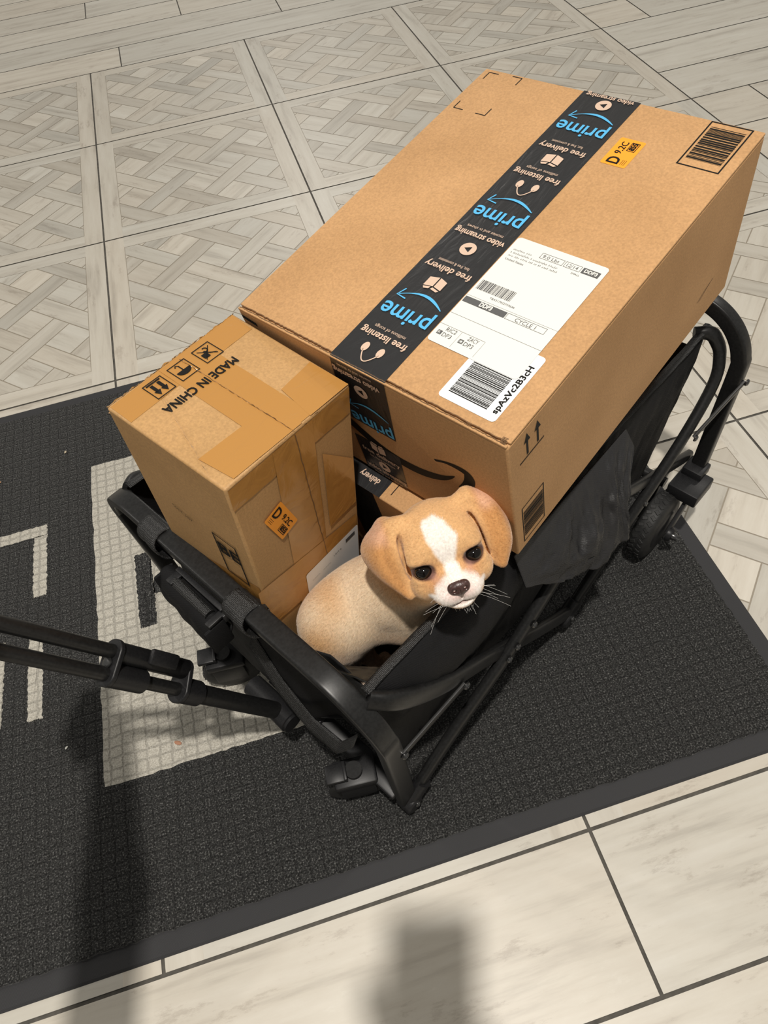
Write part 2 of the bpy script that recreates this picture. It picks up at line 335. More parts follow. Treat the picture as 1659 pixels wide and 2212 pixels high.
# ------------------------------------------------------------------ floor
def clip(poly, x0, y0, x1, y1):
    def cut(P, f, g):
        o = []
        for i in range(len(P)):
            a, b = P[i - 1], P[i]; fa, fb = f(a), f(b)
            if (fa >= 0) != (fb >= 0):
                t = fa / (fa - fb); o.append((a[0] + (b[0] - a[0]) * t, a[1] + (b[1] - a[1]) * t))
            if fb >= 0: o.append(b)
        return o
    for f in (lambda p: p[0] - x0, lambda p: x1 - p[0], lambda p: p[1] - y0, lambda p: y1 - p[1]):
        poly = cut(poly, f, None)
        if len(poly) < 3: return []
    return poly
def build_floor():
    rnd = random.Random(3); V = []; F = []; TONE = []; UV = []; MI = []
    def face(pts, z, tone, gd, mi):           # pts in tile units, y down the room
        k = len(V); n = len(pts); ox, oy = rnd.uniform(0, 50), rnd.uniform(0, 50); c, s = gd
        for x, y in pts:
            V.append((x * T, -y * T, z)); UV.append((x * T * c + y * T * s + ox, -x * T * s + y * T * c + oy))
        F.append(tuple(range(k, k + n))[::-1]); TONE.append(tone); MI.append(mi)
    base = (0.59, 0.558, 0.487)
    def tone(lo=0.86, hi=1.06, d=None):
        q = rnd.uniform(lo, hi); w = rnd.uniform(-0.02, 0.02); return (base[0] * q * (1 + w), base[1] * q, base[2] * q * (1 - w), 1)
    face([(-8, -8), (10, -8), (10, 9), (-8, 9)], -0.0016, (1, 1, 1, 1), (1, 0), 0)
    g = 0.0042                                 # half grout in tile units
    fw = 0.088; sq2 = math.sqrt(0.5); p = 0.232; w = 0.088; e = 0.0022
    for i in range(-3, 3):
        for j in range(0, 5):
            x0, y0, x1, y1 = i + g, j + g, i + 1 - g, j + 1 - g
            face([(x0, y0), (x1, y0), (x1, y1), (x0, y1)], -0.0004, (1, 1, 1, 1), (1, 0), 1)
            a, b, c, d = x0 + fw, y0 + fw, x1 - fw, y1 - fw
            # frame boards: verticals run full length, horizontals butt between
            face([(x0, y0), (a - e, y0), (a - e, y1), (x0, y1)], 0, tone(.97, 1.03), (0, 1), 2)
            face([(c + e, y0), (x1, y0), (x1, y1), (c + e, y1)], 0, tone(.97, 1.03), (0, 1), 2)
            face([(a - e, y0), (c + e, y0), (c + e, b - e), (a - e, b - e)], 0, tone(.97, 1.03), (1, 0), 2)
            face([(a - e, d + e), (c + e, d + e), (c + e, y1), (a - e, y1)], 0, tone(.97, 1.03), (1, 0), 2)
            cx, cy = (x0 + x1) / 2, (y0 + y1) / 2; fl = 1 if (i + j) % 2 else -1
            def wx(s, t): return (cx + (s - t) * sq2, cy + (s + t) * sq2)
            for m in range(-4, 5):
                for n in range(-4, 5):
                    def put(s0, t0, s1, t1, gd, lo, hi):
                        P = clip([wx(s0, t0), wx(s1, t0), wx(s1, t1), wx(s0, t1)], a, b, c, d)
                        if P: face(P, 0, tone(lo, hi), gd, 2)
                    S, U = m * p, n * p; h = w / 2
                    if (m + n) % 2 == 0: put(S - p + h + e, U - h + e, S + p - h - e, U + h - e, (sq2, sq2), .80, 1.0)
                    else: put(S - h + e, U - p + h + e, S + h - e, U + p - h - e, (-sq2, sq2), .80, 1.0)
                    put(S + h + e, U + h + e, S + p - h - e, U + p - h - e, rnd.choice(((sq2, sq2), (-sq2, sq2))), .92, 1.08)
    def planks(xa, xb, ya, yb):
        r0 = round(ya * 3); r1 = round(yb * 3)
        for r in range(r0, r1):
            x = -9 + ({0: 1.0, 1: 2 - .34, 2: .32, 3: 1.2}[r % 4]) - 1e-6 if True else 0
            while x < xb:
                l, q = max(x, xa) + g * .9, min(x + 2, xb) - g * .9
                if q > l + .02: face([(l, r / 3 + g * .9), (q, r / 3 + g * .9), (q, (r + 1) / 3 - g * .9), (l, (r + 1) / 3 - g * .9)], 0, tone(.95, 1.07), (1, 0), 2)
                x += 2
    planks(-7, 10, -7, 0); planks(3, 10, 0, 5); planks(-8, -3, 0, 5)
    # rows nearest the camera: joints under the tile line at one and three tiles
    for r, off in ((0, 1.0), (1, 0.1), (2, 1.3), (3, 0.5), (4, 1.6), (5, 0.9)):
        x = -10 + off
        while x < 9:
            y = 5 + r / 3
            face([(x + g, y + g), (x + 2 - g, y + g), (x + 2 - g, y + 1 / 3 - g), (x + g, y + 1 / 3 - g)], 0, tone(.98, 1.07), (1, 0), 2); x += 2
    me = bpy.data.meshes.new('floor'); me.from_pydata(V, [], F)
    me.color_attributes.new('tone', 'FLOAT_COLOR', 'CORNER'); me.uv_layers.new(name='grain')
    uvl = me.uv_layers['grain']; ca = me.color_attributes['tone']
    for pi, pl in enumerate(me.polygons):
        pl.material_index = MI[pi]
        for li in pl.loop_indices: uvl.data[li].uv = UV[me.loops[li].vertex_index]; ca.data[li].color = TONE[pi]
    link('floor', me, [M_grout, M_line, M_piece], kind='structure')
build_floor()

# ------------------------------------------------------------------ entrance mat
def build_mat():
    X0, X1, Y0, Y1 = -1.55, 1.645, 3.04, 4.968; bw = 0.052
    root = thing('entrance_mat', 'charcoal entrance mat with cream block lettering lying on the tiled floor', 'mat', Matrix.Translation((X0 * T, -Y1 * T, 0)))
    R = lambda x, y, z: ((x - X0) * T, (Y1 - y) * T, z)
    hb = 0.0045
    def ring(o, i, z0, z1):
        (a, b, c, d), (a2, b2, c2, d2) = o, i
        vs = [R(a, b, z0), R(c, b, z0), R(c, d, z0), R(a, d, z0), R(a2, b2, z1), R(c2, b2, z1), R(c2, d2, z1), R(a2, d2, z1)]
        return vs, [(0, 1, 5, 4), (1, 2, 6, 5), (2, 3, 7, 6), (3, 0, 4, 7)]
    m = MB(); m.add(*ring((X0, Y0, X1, Y1), (X0 + .006, Y0 + .006, X1 - .006, Y1 - .006), 0.0002, 0.003))
    m.add(*ring((X0 + .006, Y0 + .006, X1 - .006, Y1 - .006), (X0 + bw, Y0 + bw, X1 - bw, Y1 - bw), 0.003, hb - .001))
    m.build('rubber_border', M_rubber, root)
    rnd = random.Random(5)
    a, b, c, d = X0 + bw, Y0 + bw, X1 - bw, Y1 - bw
    # carpet with a slightly ragged edge and thickness
    n = 220; per = []
    for i in range(n): per.append((a + (c - a) * i / n, b))
    for i in range(n): per.append((c, b + (d - b) * i / n))
    for i in range(n): per.append((c - (c - a) * i / n, d))
    for i in range(n): per.append((a, d - (d - b) * i / n))
    per = [((x - .6) * 1.0035 + .6 + rnd.uniform(-.0022, .0022), (y - 4) * 1.004 + 4 + rnd.uniform(-.0022, .0022)) for x, y in per]
    vs = [R(x, y, hb + .003) for x, y in per] + [R(x, y, 0.001) for x, y in per]; k = len(per)
    fs = [tuple(range(k))] + [(i, (i + 1) % k, k + (i + 1) % k, k + i) for i in range(k)]
    MB().add(vs, fs).build('carpet_pile', M_carpet, root)
    def patch(name, x0, y0, x1, y1, mt, z, label=None):
        P = []; q = 40
        for i in range(q): P.append((x0 + (x1 - x0) * i / q, y0))
        for i in range(q): P.append((x1, y0 + (y1 - y0) * i / q))
        for i in range(q): P.append((x1 - (x1 - x0) * i / q, y1))
        for i in range(q): P.append((x0, y1 - (y1 - y0) * i / q))
        P = [(x + rnd.uniform(-.0025, .0025), y + rnd.uniform(-.0025, .0025)) for x, y in P]
        o = MB().add([R(x, y, z) for x, y in P], [tuple(range(len(P)))]).build(name, mt, root)
        if label: o['label'] = label
    z1, z2 = hb + .0033, hb + .0036
    patch('logo_block', -.105, 3.432, .52, 4.556, M_cream, z1, 'large cream rectangle woven into the mat')
    patch('logo_letter', .018, 3.863, .068, 4.128, M_carpet, z2); patch('logo_letter', .068, 3.974, .20, 4.024, M_carpet, z2)
    patch('logo_letter', .20, 3.863, .25, 4.128, M_carpet, z2)
    for r in ((-.62, 3.636, -.255, 3.678), (-.297, 3.678, -.255, 3.912), (-.306, 4.042, -.265, 4.314), (-.445, 4.042, -.375, 4.308)): patch('logo_letter', *r, M_cream, z1)
    # bits of lint and a leaf crumb lying on the pile
    for k, (x, y, s, cc) in enumerate(((-.02, 3.19, .006, (0.55, .33, .15)), (-.19, 3.33, .004, (.5, .42, .3)), (.09, 4.50, .006, (.4, .2, .12)), (-.2, 4.42, .003, (.6, .6, .55)), (.9, 4.6, .003, (.7, .7, .66)), (.97, 4.28, .003, (.7, .7, .66)), (1.16, 4.37, .003, (.7, .7, .66)), (-.42, 3.39, .004, (.5, .3, .15)))):
        bm = bmesh.new(); bmesh.ops.create_icosphere(bm, subdivisions=2, radius=s)
        for v in bm.verts: v.co = Vector((v.co.x * (1 + .6 * noise.noise(v.co * 400)), v.co.y * .55, v.co.z * .3)) 
        me = bpy.data.meshes.new('crumb'); bm.to_mesh(me); bm.free()
        o = link('crumb', me, mat('crumb_%d' % k, cc, .8)); o.location = (x * T, -y * T, .0095); o.rotation_euler.z = k * 1.3
        names = ['tan crumb on the dark mat just left of the taped box', 'pale crumb on the dark mat above the cream block corner', 'reddish crumb on the lower edge of the cream block', 'white speck on the dark mat left of the handle shadow', 'white speck on the mat below the wagon side', 'white speck on the mat beside the black tubes', 'white speck on the mat toward its right border', 'tan crumb on the dark mat at the left edge']
        tag(o, names[k], 'crumb')
build_mat()

# ------------------------------------------------------------------ wagon frame of reference
PH = math.radians(31.1)
WM = Matrix.Translation((0.37213147, -2.94077166, 0.0)) @ Matrix.Rotation(PH, 4, 'Z')
GZ = 0.0082                                  # top of the mat pile
def mat4(cols, o):
    return Matrix(((cols[0][0], cols[0][1], cols[0][2], o[0]), (cols[1][0], cols[1][1], cols[1][2], o[1]), (cols[2][0], cols[2][1], cols[2][2], o[2]), (0, 0, 0, 1)))
RB = ((0.82726695, -0.54407102, -0.14005758), (0.53996585, 0.83883777, -0.06919595), (0.15513309, -0.01838279, 0.98772253))
RS = ((0.81285832, -0.57592196, 0.08703585), (0.58035514, 0.81352202, -0.03701124), (-0.04949, 0.0805966, 0.99551742))

def carton(root, L, W, H, m, edge=True, corners=None, bv=0.0022, lean=0.0):
    """body with softened edges; top at z=H, origin at the bottom near-right corner"""
    c = corners or ((0, 0), (L, 0), (L, W), (0, W)); b = ((lean, 0), (L + lean * .3, 0), (L + lean * .3, W), (lean, W))
    bm = bmesh.new()
    lo = [bm.verts.new((x, y, 0)) for x, y in b]; hi = [bm.verts.new((x, y, H)) for x, y in c]
    bm.faces.new(lo[::-1]); bm.faces.new(hi)
    for i in range(4): bm.faces.new((lo[i], lo[(i + 1) % 4], hi[(i + 1) % 4], hi[i]))
    bmesh.ops.bevel(bm, geom=bm.edges[:], offset=bv, segments=3, affect='EDGES', profile=0.5)
    me = bpy.data.meshes.new('body'); bm.to_mesh(me); bm.free()
    o = link('body', me, m, root)
    for p in me.polygons: p.use_smooth = p.area < 2e-3
    return o

def tape_prints(pk, bl, y0, seq):
    """seq: (kind, Y) with Y the position up the print direction; y0 = right edge of tape in X"""
    cx = y0 + 0.0345
    for k, Y in seq:
        if k == 'prime':
            bl.text('prime', cx, Y - 0.006, 0.0205, width=0.058, align='c', bold=0.0007)
        elif k == 'arc':
            P = [(cx - 0.0275 + 0.052 * t, Y + 0.006 - 0.0125 * math.sin(math.pi * (0.08 + 0.84 * t))) for t in [i / 14 for i in range(15)]]
            bl.stroke(P, lambda t: 0.0009 + 0.0028 * math.sin(math.pi * min(t * 1.25, 1.0)) ** 1.0 * (1 - 0.35 * t))
            e = P[-1]; bl.stroke([(e[0] - 0.010, e[1] + 0.0025), (e[0] + 0.0015, e[1] + 0.001), (e[0] - 0.0025, e[1] - 0.009)], 0.0016)
        elif k == 'head':
            pk.stroke([(cx - 0.010 + 0.020 * t, Y + 0.0125 * math.sin(math.pi * t)) for t in [i / 14 for i in range(15)]], 0.0012)
            for s in (-1, 1):
                pk.poly([(cx + s * 0.0095 + x, Y - 0.003 + y) for x, y in [(0.0042 * math.cos(a) * .9, 0.0058 * math.sin(a)) for a in [6.2832 * i / 18 for i in range(18)]]][::1])
        elif k == 'play':
            M0 = pk
            R_, r_ = 0.0088, 0.0046; n = 28; tri = [(-0.0028, -0.0042), (0.0046, 0), (-0.0028, 0.0042)]
            # disc with a triangular window
            def edge(a):
                d = (math.cos(a), math.sin(a)); best = 1
                for i in range(3):
                    (x1, y1), (x2, y2) = tri[i], tri[(i + 1) % 3]; ex, ey = x2 - x1, y2 - y1; den = d[0] * ey - d[1] * ex
                    if abs(den) > 1e-9:
                        t = (x1 * ey - y1 * ex) / den; u = (x1 * d[1] - y1 * d[0]) / den
                        if t > 0 and -1e-6 <= u <= 1 + 1e-6: best = min(best, t)
                return best
            for i in range(n * 2):
                a, b = math.pi * i / n, math.pi * (i + 1) / n; ea, eb = edge(a), edge(b)
                pk.poly([(cx + ea * math.cos(a), Y + ea * math.sin(a)), (cx + R_ * math.cos(a), Y + R_ * math.sin(a)), (cx + R_ * math.cos(b), Y + R_ * math.sin(b)), (cx + eb * math.cos(b), Y + eb * math.sin(b))])
        elif k == 'box':
            pk.poly([(cx - .0105, Y - .0055), (cx - .0012, Y - .0085), (cx - .0012, Y + .0045), (cx - .0105, Y + .0065)])
            pk.poly([(cx + .0002, Y - .0085), (cx + .0105, Y - .0055), (cx + .0105, Y + .0065), (cx + .0002, Y + .0045)])
            pk.poly([(cx - .0095, Y + .0078), (cx - .0008, Y + .0058), (cx + .0006, Y + .0085), (cx - .0075, Y + .0100)])
            pk.poly([(cx + .0018, Y + .0056), (cx + .0098, Y + .0078), (cx + .0078, Y + .0102), (cx + .0026, Y + .0086)])
        else:
            big, small = {'listening': ('free listening', 'millions of songs'), 'delivery': ('free delivery', 'fast, free & convenient'), 'streaming': ('video streaming', 'movies and tv shows')}[k]
            pk.text(big, cx, Y - 0.002, 0.0082, width=0.056 if k != 'streaming' else 0.060, align='c', bold=0.0004)
            pk.text(small, cx, Y - 0.0098, 0.0040, width=0.038 if k != 'streaming' else 0.044, align='c')

def sticker(root, M, w, h, lift=0.0003):
    I = Ink(M, lift); I.poly(rrect(0, 0, w, h, 0.0022)); s = I.build('orange_sticker', M_orange, root); s['label'] = 'small orange routing sticker reading D 9.2C 855'
    K = Ink(M, lift + 0.0002)
    K.text('D', w * .07, h * .36, h * .46, width=w * .22, bold=0.0006); K.text('9.2C', w * .42, h * .55, h * .26, width=w * .44, bold=0.0002)
    K.frame(w * .58, h * .14, w * .90, h * .46, 0.0008); K.text('855', w * .62, h * .20, h * .20, width=w * .25, bold=0.0006)
    for i in range(3): K.rect(w * .08, h * (.12 + .07 * i), w * .26, h * (.135 + .07 * i))
    K.build('lettering', M_ink, s)
    return s

def print_items(F, lift, y0, seq, parent):
    for it in seq:
        pk, bl = Ink(F, lift), Ink(F, lift); tape_prints(pk, bl, y0, [it])
        if pk.mb.v: pk.build('pale_lettering' if it[0] in ('listening', 'delivery', 'streaming') else 'pale_symbol', M_pink, parent)
        if bl.mb.v: bl.build('blue_lettering' if it[0] == 'prime' else 'blue_arrow', M_blue, parent)

# ------------------------------------------------------------------ the big box on top
def big_box():
    L, W, H = 0.44713, 0.34234, 0.20366
    ob = Vector((0.53125707, -2.85874388, 0.64316487)); M = mat4(RB, ob); M = M @ Matrix.Translation((0, 0, -H))
    root = thing('cardboard_box', 'largest cardboard box, sealed with black printed tape, lying on top of the load', 'box', M)
    carton(root, L, W, H - 0.003, M_card)
    # top flaps: 3 mm board set back a little from the near rim, with a ragged slit along it
    MB().box(((L + .0052) / 2, W / 2, H - .0016), (L - .0052, W, .0032), r=0.0012).build('top_flap', M_card, root, ang=35)
    MB().box((.0016, W / 2, H - .0022), (.0032, W - .002, .0030), r=0.0009).build('flap_fold', M_card, root, ang=35)
    rnd = random.Random(2); I = Ink(FR((0, 0, H), (0, 1, 0), (-1, 0, 0)), 0.0002)
    for off, w in ((-.0050, .0009), (-.0022, .0006)):
        I.stroke([(.003 + (W - .006) * i / 130, off + rnd.uniform(-.0005, .0005)) for i in range(131)], w)
    for i in range(16): I.stroke([(.004 + .0006 * math.cos(i), -.002 - .0004 * i + .0008 * math.sin(i * 2.1)), (.0085 + .0007 * math.sin(i * 3), -.002 - .0004 * i)], .0005)
    I.build('flap_crease', M_edge, root)
    TF = FR((0, 0, H), (0, 1, 0), (-1, 0, 0))           # X = y, Y = -x, seen from above
    FF = FR((0, 0, H), (0, 1, 0), (0, 0, -1))           # front: X = y, Y = depth below the rim
    BK = FR((0, 0, H), (-1, 0, 0), (0, 0, 1))
    # black tape over the top and down the near face
    vs = []; fs = []; n = 90; y0, y1 = 0.1370, 0.2070
    rr = random.Random(9)
    def prof(s):                                        # s: distance from far rim towards and over the near rim
        if s <= L - .004: return (L - s, H + 0.0004)
        a = min((s - (L - .004)) / .0063, 1.0) * math.pi / 2
        if a < math.pi / 2: return (.004 - (.0044) * math.sin(a), H - .004 + .0044 * math.cos(a))
        return (-0.0004, H - .004 - (s - (L - .004) - .0063))
    S = [(L - .004) * i / 70 for i in range(71)] + [L - .004 + .0063 * i / 6 for i in range(1, 7)] + [L + .0023 + .096 * i / 12 for i in range(1, 13)]
    K = 14
    for s in S:
        x, z = prof(s)
        for k in range(K + 1):
            t = k / K; sl = max(0, (s - L)) * 0.10; y = y0 + (y1 - y0) * t - (y0 - .1365) + sl * (1 if s > L else 0)
            c = math.exp(-((t - .47) / .05) ** 2) * -.0002
            wr = 0.0003 * noise.noise(Vector((x * 60, y * 160, z * 60))) + 0.0004 * max(0, noise.noise(Vector((x * 25 + 9, y * 60, 3))))
            if s <= L - .004: vs.append((x, y, z + c + abs(wr)))
            else: vs.append((x - abs(wr) * .6, y, z))
    for i in range(len(S) - 1):
        for k in range(K): a = i * (K + 1) + k; fs.append((a, a + 1, a + K + 2, a + K + 1))
    t = pyd('black_tape', vs, fs, M_tape, root, smooth=True); t['label'] = 'wide black tape printed in blue and pale pink'
    print_items(TF, 0.0011, y0, [('head', -.023), ('listening', -.044), ('prime', -.078), ('arc', -.099), ('box', -.124), ('delivery', -.146), ('play', -.178), ('streaming', -.199), ('prime', -.232), ('arc', -.252),
                             ('head', -.2796), ('listening', -.301), ('box', -.329), ('delivery', -.349), ('prime', -.386), ('arc', -.405), ('play', -.429)], t)
    I = Ink(TF, 0.0011); I.text('video streaming', y0 + .0345, -.4455, .0070, width=.058, align='c', bold=.0003); I.build('pale_lettering', M_pink, t)
    print_items(FF, 0.0011, y0 + .004, [('streaming', .0145), ('play', .036), ('prime', .088), ('arc', .066)], t)
    # tape end coming up from underneath
    I = Ink(FF, 0.0004); I.poly([(.1495, .133), (.2170, .1345), (.2170, H - .001), (.1540, H - .001)]); t2 = I.build('lower_black_tape', M_tape, root)
    t2['label'] = 'black printed tape coming up from under the box'
    I = Ink(FR((0, 0, H), (0, -1, 0), (0, 0, 1)), .0009)
    print_items(FR((0, 0, H), (0, -1, 0), (0, 0, 1)), .0009, -.2175, [('box', -.1415), ('delivery', -.158), ('play', -.178), ('streaming', -.1935)], t2)
    # smile arrow printed on the near face
    I = Ink(FR((0, 0, H), (0, -1, 0), (0, 0, 1)), 0.0003)
    P = [(-.245, -.090), (-.2058, -.119), (-.176, -.1345), (-.1476, -.1395), (-.122, -.1365), (-.1001, -.128), (-.083, -.117), (-.0700, -.1035)]
    def cr(P, k=6):
        Q = []
        for i in range(len(P) - 1):
            p0 = P[max(i - 1, 0)]; p1 = P[i]; p2 = P[i + 1]; p3 = P[min(i + 2, len(P) - 1)]
            for j in range(k):
                t = j / k; Q.append(tuple(0.5 * (2 * p1[c] + (p2[c] - p0[c]) * t + (2 * p0[c] - 5 * p1[c] + 4 * p2[c] - p3[c]) * t * t + (3 * p1[c] - p0[c] - 3 * p2[c] + p3[c]) * t ** 3) for c in (0, 1)))
        return Q + [P[-1]]
    I.stroke(cr(P), lambda t: 0.0145 * (1 - max(0, (t - .45) / .55) ** 1.6) + .001)
    I.stroke(cr([(-.0935, -.0925), (-.080, -.0858), (-.066, -.0825), (-.0535, -.0835), (-.0500, -.092), (-.0540, -.1075), (-.0620, -.1235)]), lambda t: .0035 + .0095 * min(1, max(0, (t - .15) / .5)))
    I.build('arrow_print', M_ink, root)
    # right side: this-way-up arrows, sorting barcode, scuff
    I = Ink(FR((0, 0, H), (1, 0, 0), (0, 0, 1)), 0.0003)
    for x in (.0275, .0435):
        I.rect(x - .0014, -.0425, x + .0014, -.022); I.poly([(x - .0048, -.0235), (x + .0048, -.0235), (x, -.0115)])
    I.rect(.0150, -.0465, .0530, -.0448)
    I.build('this_way_up_print', M_ink, root); I = Ink(FR((0, 0, H), (1, 0, 0), (0, 0, 1)), 0.0003)
    I.frame(.0122, -.191, .0502, -.1215, .0014); I.bars(.0145, -.181, .0480, -.131, 46, 'y', 3)
    I.build('barcode_print', M_ink, root); I = Ink(FR((0, 0, H), (1, 0, 0), (0, 0, 1)), 0.0003)
    I.stroke([(.362, -.156), (.375, -.150), (.395, -.1455)], .0007); I.stroke([(.366, -.158), (.389, -.147)], .0006)
    I.build('scuff_mark', M_ink, root)
    # top prints: barcode block and corner marks
    I = Ink(TF, 0.0003)
    I.frame(.0110, -.4455, .0555, -.3725, .0016)
    I.bars(.0150, -.437, .0515, -.384, 44, 'y', 8)
    I.build('barcode_print', M_ink, root)
    for cx, cy, sx, sy in ((.3335, -.4410, -1, 1), (.2880, -.4433, 1, 1), (.3330, -.3676, -1, -1), (.2878, -.3676, 1, -1)):
        I = Ink(TF, 0.0003)
        I.rect(min(cx, cx + sx * .0135), cy - .0006, max(cx, cx + sx * .0135), cy + .0006); I.rect(cx - .0006, min(cy, cy + sy * .0135), cx + .0006, max(cy, cy + sy * .0135))
        I.build('corner_mark', M_ink, root)
    # slanted mark at the near left end of the front face
    I = Ink(FF, .0003); I.poly([(.318, .012), (.340, .009), (.340, .014), (.318, .017)]); I.build('edge_print', M_ink, root)
    # orange sticker: reads away from the camera-left
    sticker(root, FR((.3455, .0968, H), (1, 0, 0), (0, 1, 0)), .0440, .0285)
    # shipping label 4 x 6 in; its text reads towards -y, up is +x
    LF = FR((.2150, .1352, H), (0, -1, 0), (1, 0, 0))    # X runs right over the label, Y up; label spans X 0..0.1016, Y -0.152..0
    SF = FR((.0150, .0853, H), (1, 0, 0), (0, 1, 0))
    I = Ink(FR((.0, .0, H), (1, 0, 0), (0, 1, 0)), 0.0005)
    I.poly(rrect(.0150, .0240, .0960, .0855, .004)); s = I.build('barcode_label', M_label2, root); s['label'] = 'small white label with one barcode and a code line'
    I = Ink(FR((.0, .0, H), (1, 0, 0), (0, 1, 0)), 0.0007)
    I.bars(.0235, .0375, .0622, .0790, 64, 'x', 12); I.build('barcode', M_ink, s)
    I = Ink(FR((.0, .0, H), (1, 0, 0), (0, 1, 0)), 0.0007)
    I.text('spAzVc2B3cH', .0235, .0275, .0056, width=.058, bold=.0004); I.build('lettering', M_ink, s)
    I = Ink(LF, 0.0009); I.poly(rrect(0, -.1524, .1016, 0, .004)); l = I.build('shipping_label', M_label, root); l['label'] = 'large white shipping label'
    K = Ink(LF, 0.0011)
    K.frame(.034, -.0165, .0590, -.0090, .0004); K.text('9.0 Lbs', .0365, -.0150, .0042, width=.018)
    K.frame(.0605, -.0165, .0780, -.0090, .0004); K.text('12/14', .0630, -.0150, .0042, width=.012)
    K.text('SMALL', .0720, -.0215, .0022)
    rnd = random.Random(4)
    for r, wd_ in ((-.0180, .020), (-.0225, .052), (-.0270, .055)):    # address lines, illegible in the photograph
        x = .005
        while x < .005 + wd_:
            q = rnd.uniform(.0007, .0016); K.stroke([(x, r), (x + q * .5, r + rnd.uniform(.0015, .0028)), (x + q, r + rnd.uniform(0, .0012))], .0004); x += q + .0006 + (0.0014 if rnd.random() < .15 else 0)
    K.text('United States', .0050, -.0325, .0028, width=.021)
    K.bars(.0030, -.0780, .0420, -.0650, 60, 'x', 21); K.text('TBA317922759646', .0230, -.0835, .0024, width=.028)
    K.rect(0, -.0882, .1016, -.0880); K.rect(0, -.1145, .1016, -.1142); K.rect(.026, -.1500, .0262, -.1300); K.rect(.052, -.150, .0522, -.130); K.rect(.0, -.130, .052, -.1297)
    K.frame(.0500, -.0975, .0925, -.0900, .0004); K.text('CYCLE 1', .0600, -.0962, .0046, width=.022)
    for x, a, b in ((.0040, 'RIC2', 'DP3'), (.0290, 'ZACY', 'DP3')):
        K.text(a, x + .0065, -.1360, .0048, width=.0115); K.text(b, x + .0065, -.1430, .0048, width=.0100)
    K.rect(.0040, -.1425, .0090, -.1375); K.frame(.0290, -.1425, .0340, -.1375, .0008)
    K.text('D', .0303, -.1418, .0036)
    K.build('lettering', M_ink2, l)
    K = Ink(LF, 0.0011); K.rect(.0795, -.0165, .0975, -.0090); K.build('black_bar', M_ink2, l); K = Ink(LF, 0.0011); K.rect(.0010, -.0975, .0490, -.0900); K.build('black_bar', M_ink2, l)
    K = Ink(LF, 0.0013); K.text('DDP3', .0820, -.0150, .0042, width=.013, bold=.0004); K.build('reversed_lettering', M_label, l); K = Ink(LF, 0.0013); K.text('DDP3', .0195, -.0962, .0050, width=.0135, bold=.0005); K.build('reversed_lettering', M_label, l); K = Ink(LF, 0.0013); K.text('R', .0050, -.1418, .0034); K.build('reversed_lettering', M_label, l)
    return root
big_box()

# ------------------------------------------------------------------ box the big one rests on
def lower_box():
    L, W, H = 0.41, 0.272, 0.25
    R3 = Matrix(RB); top = WM @ Vector((.184, .030, .4315)); M = mat4(RB, top) @ Matrix.Translation((0, 0, -H))
    root = thing('cardboard_box', 'brown cardboard box with a black tape end, lying underneath the largest box behind the puppy', 'box', M)
    carton(root, L, W, H, M_card)
    TF = FR((0, 0, H), (1, 0, 0), (0, 1, 0)); I = Ink(TF, .0004); I.rect(0, .1340, .12, .205)
    t = I.build('black_tape', M_tape, root); t['label'] = 'black printed tape over the near edge'
    I = Ink(FR((0, 0, H), (0, 1, 0), (0, 0, -1)), .0004); I.rect(.1440, 0, .205, .20); I.build('black_tape', M_tape, root)
    I = Ink(FR((0, 0, H), (0, 1, 0), (-1, 0, 0)), .0007); I.text('delivery', .147, -.0200, .0085, width=.030, bold=.0004); I.build('lettering', M_pink, t)
    I = Ink(TF, .0003); I.rect(.0105, .1235, .029, .1247); I.build('edge_print', M_ink, root)
    return root
lower_box()

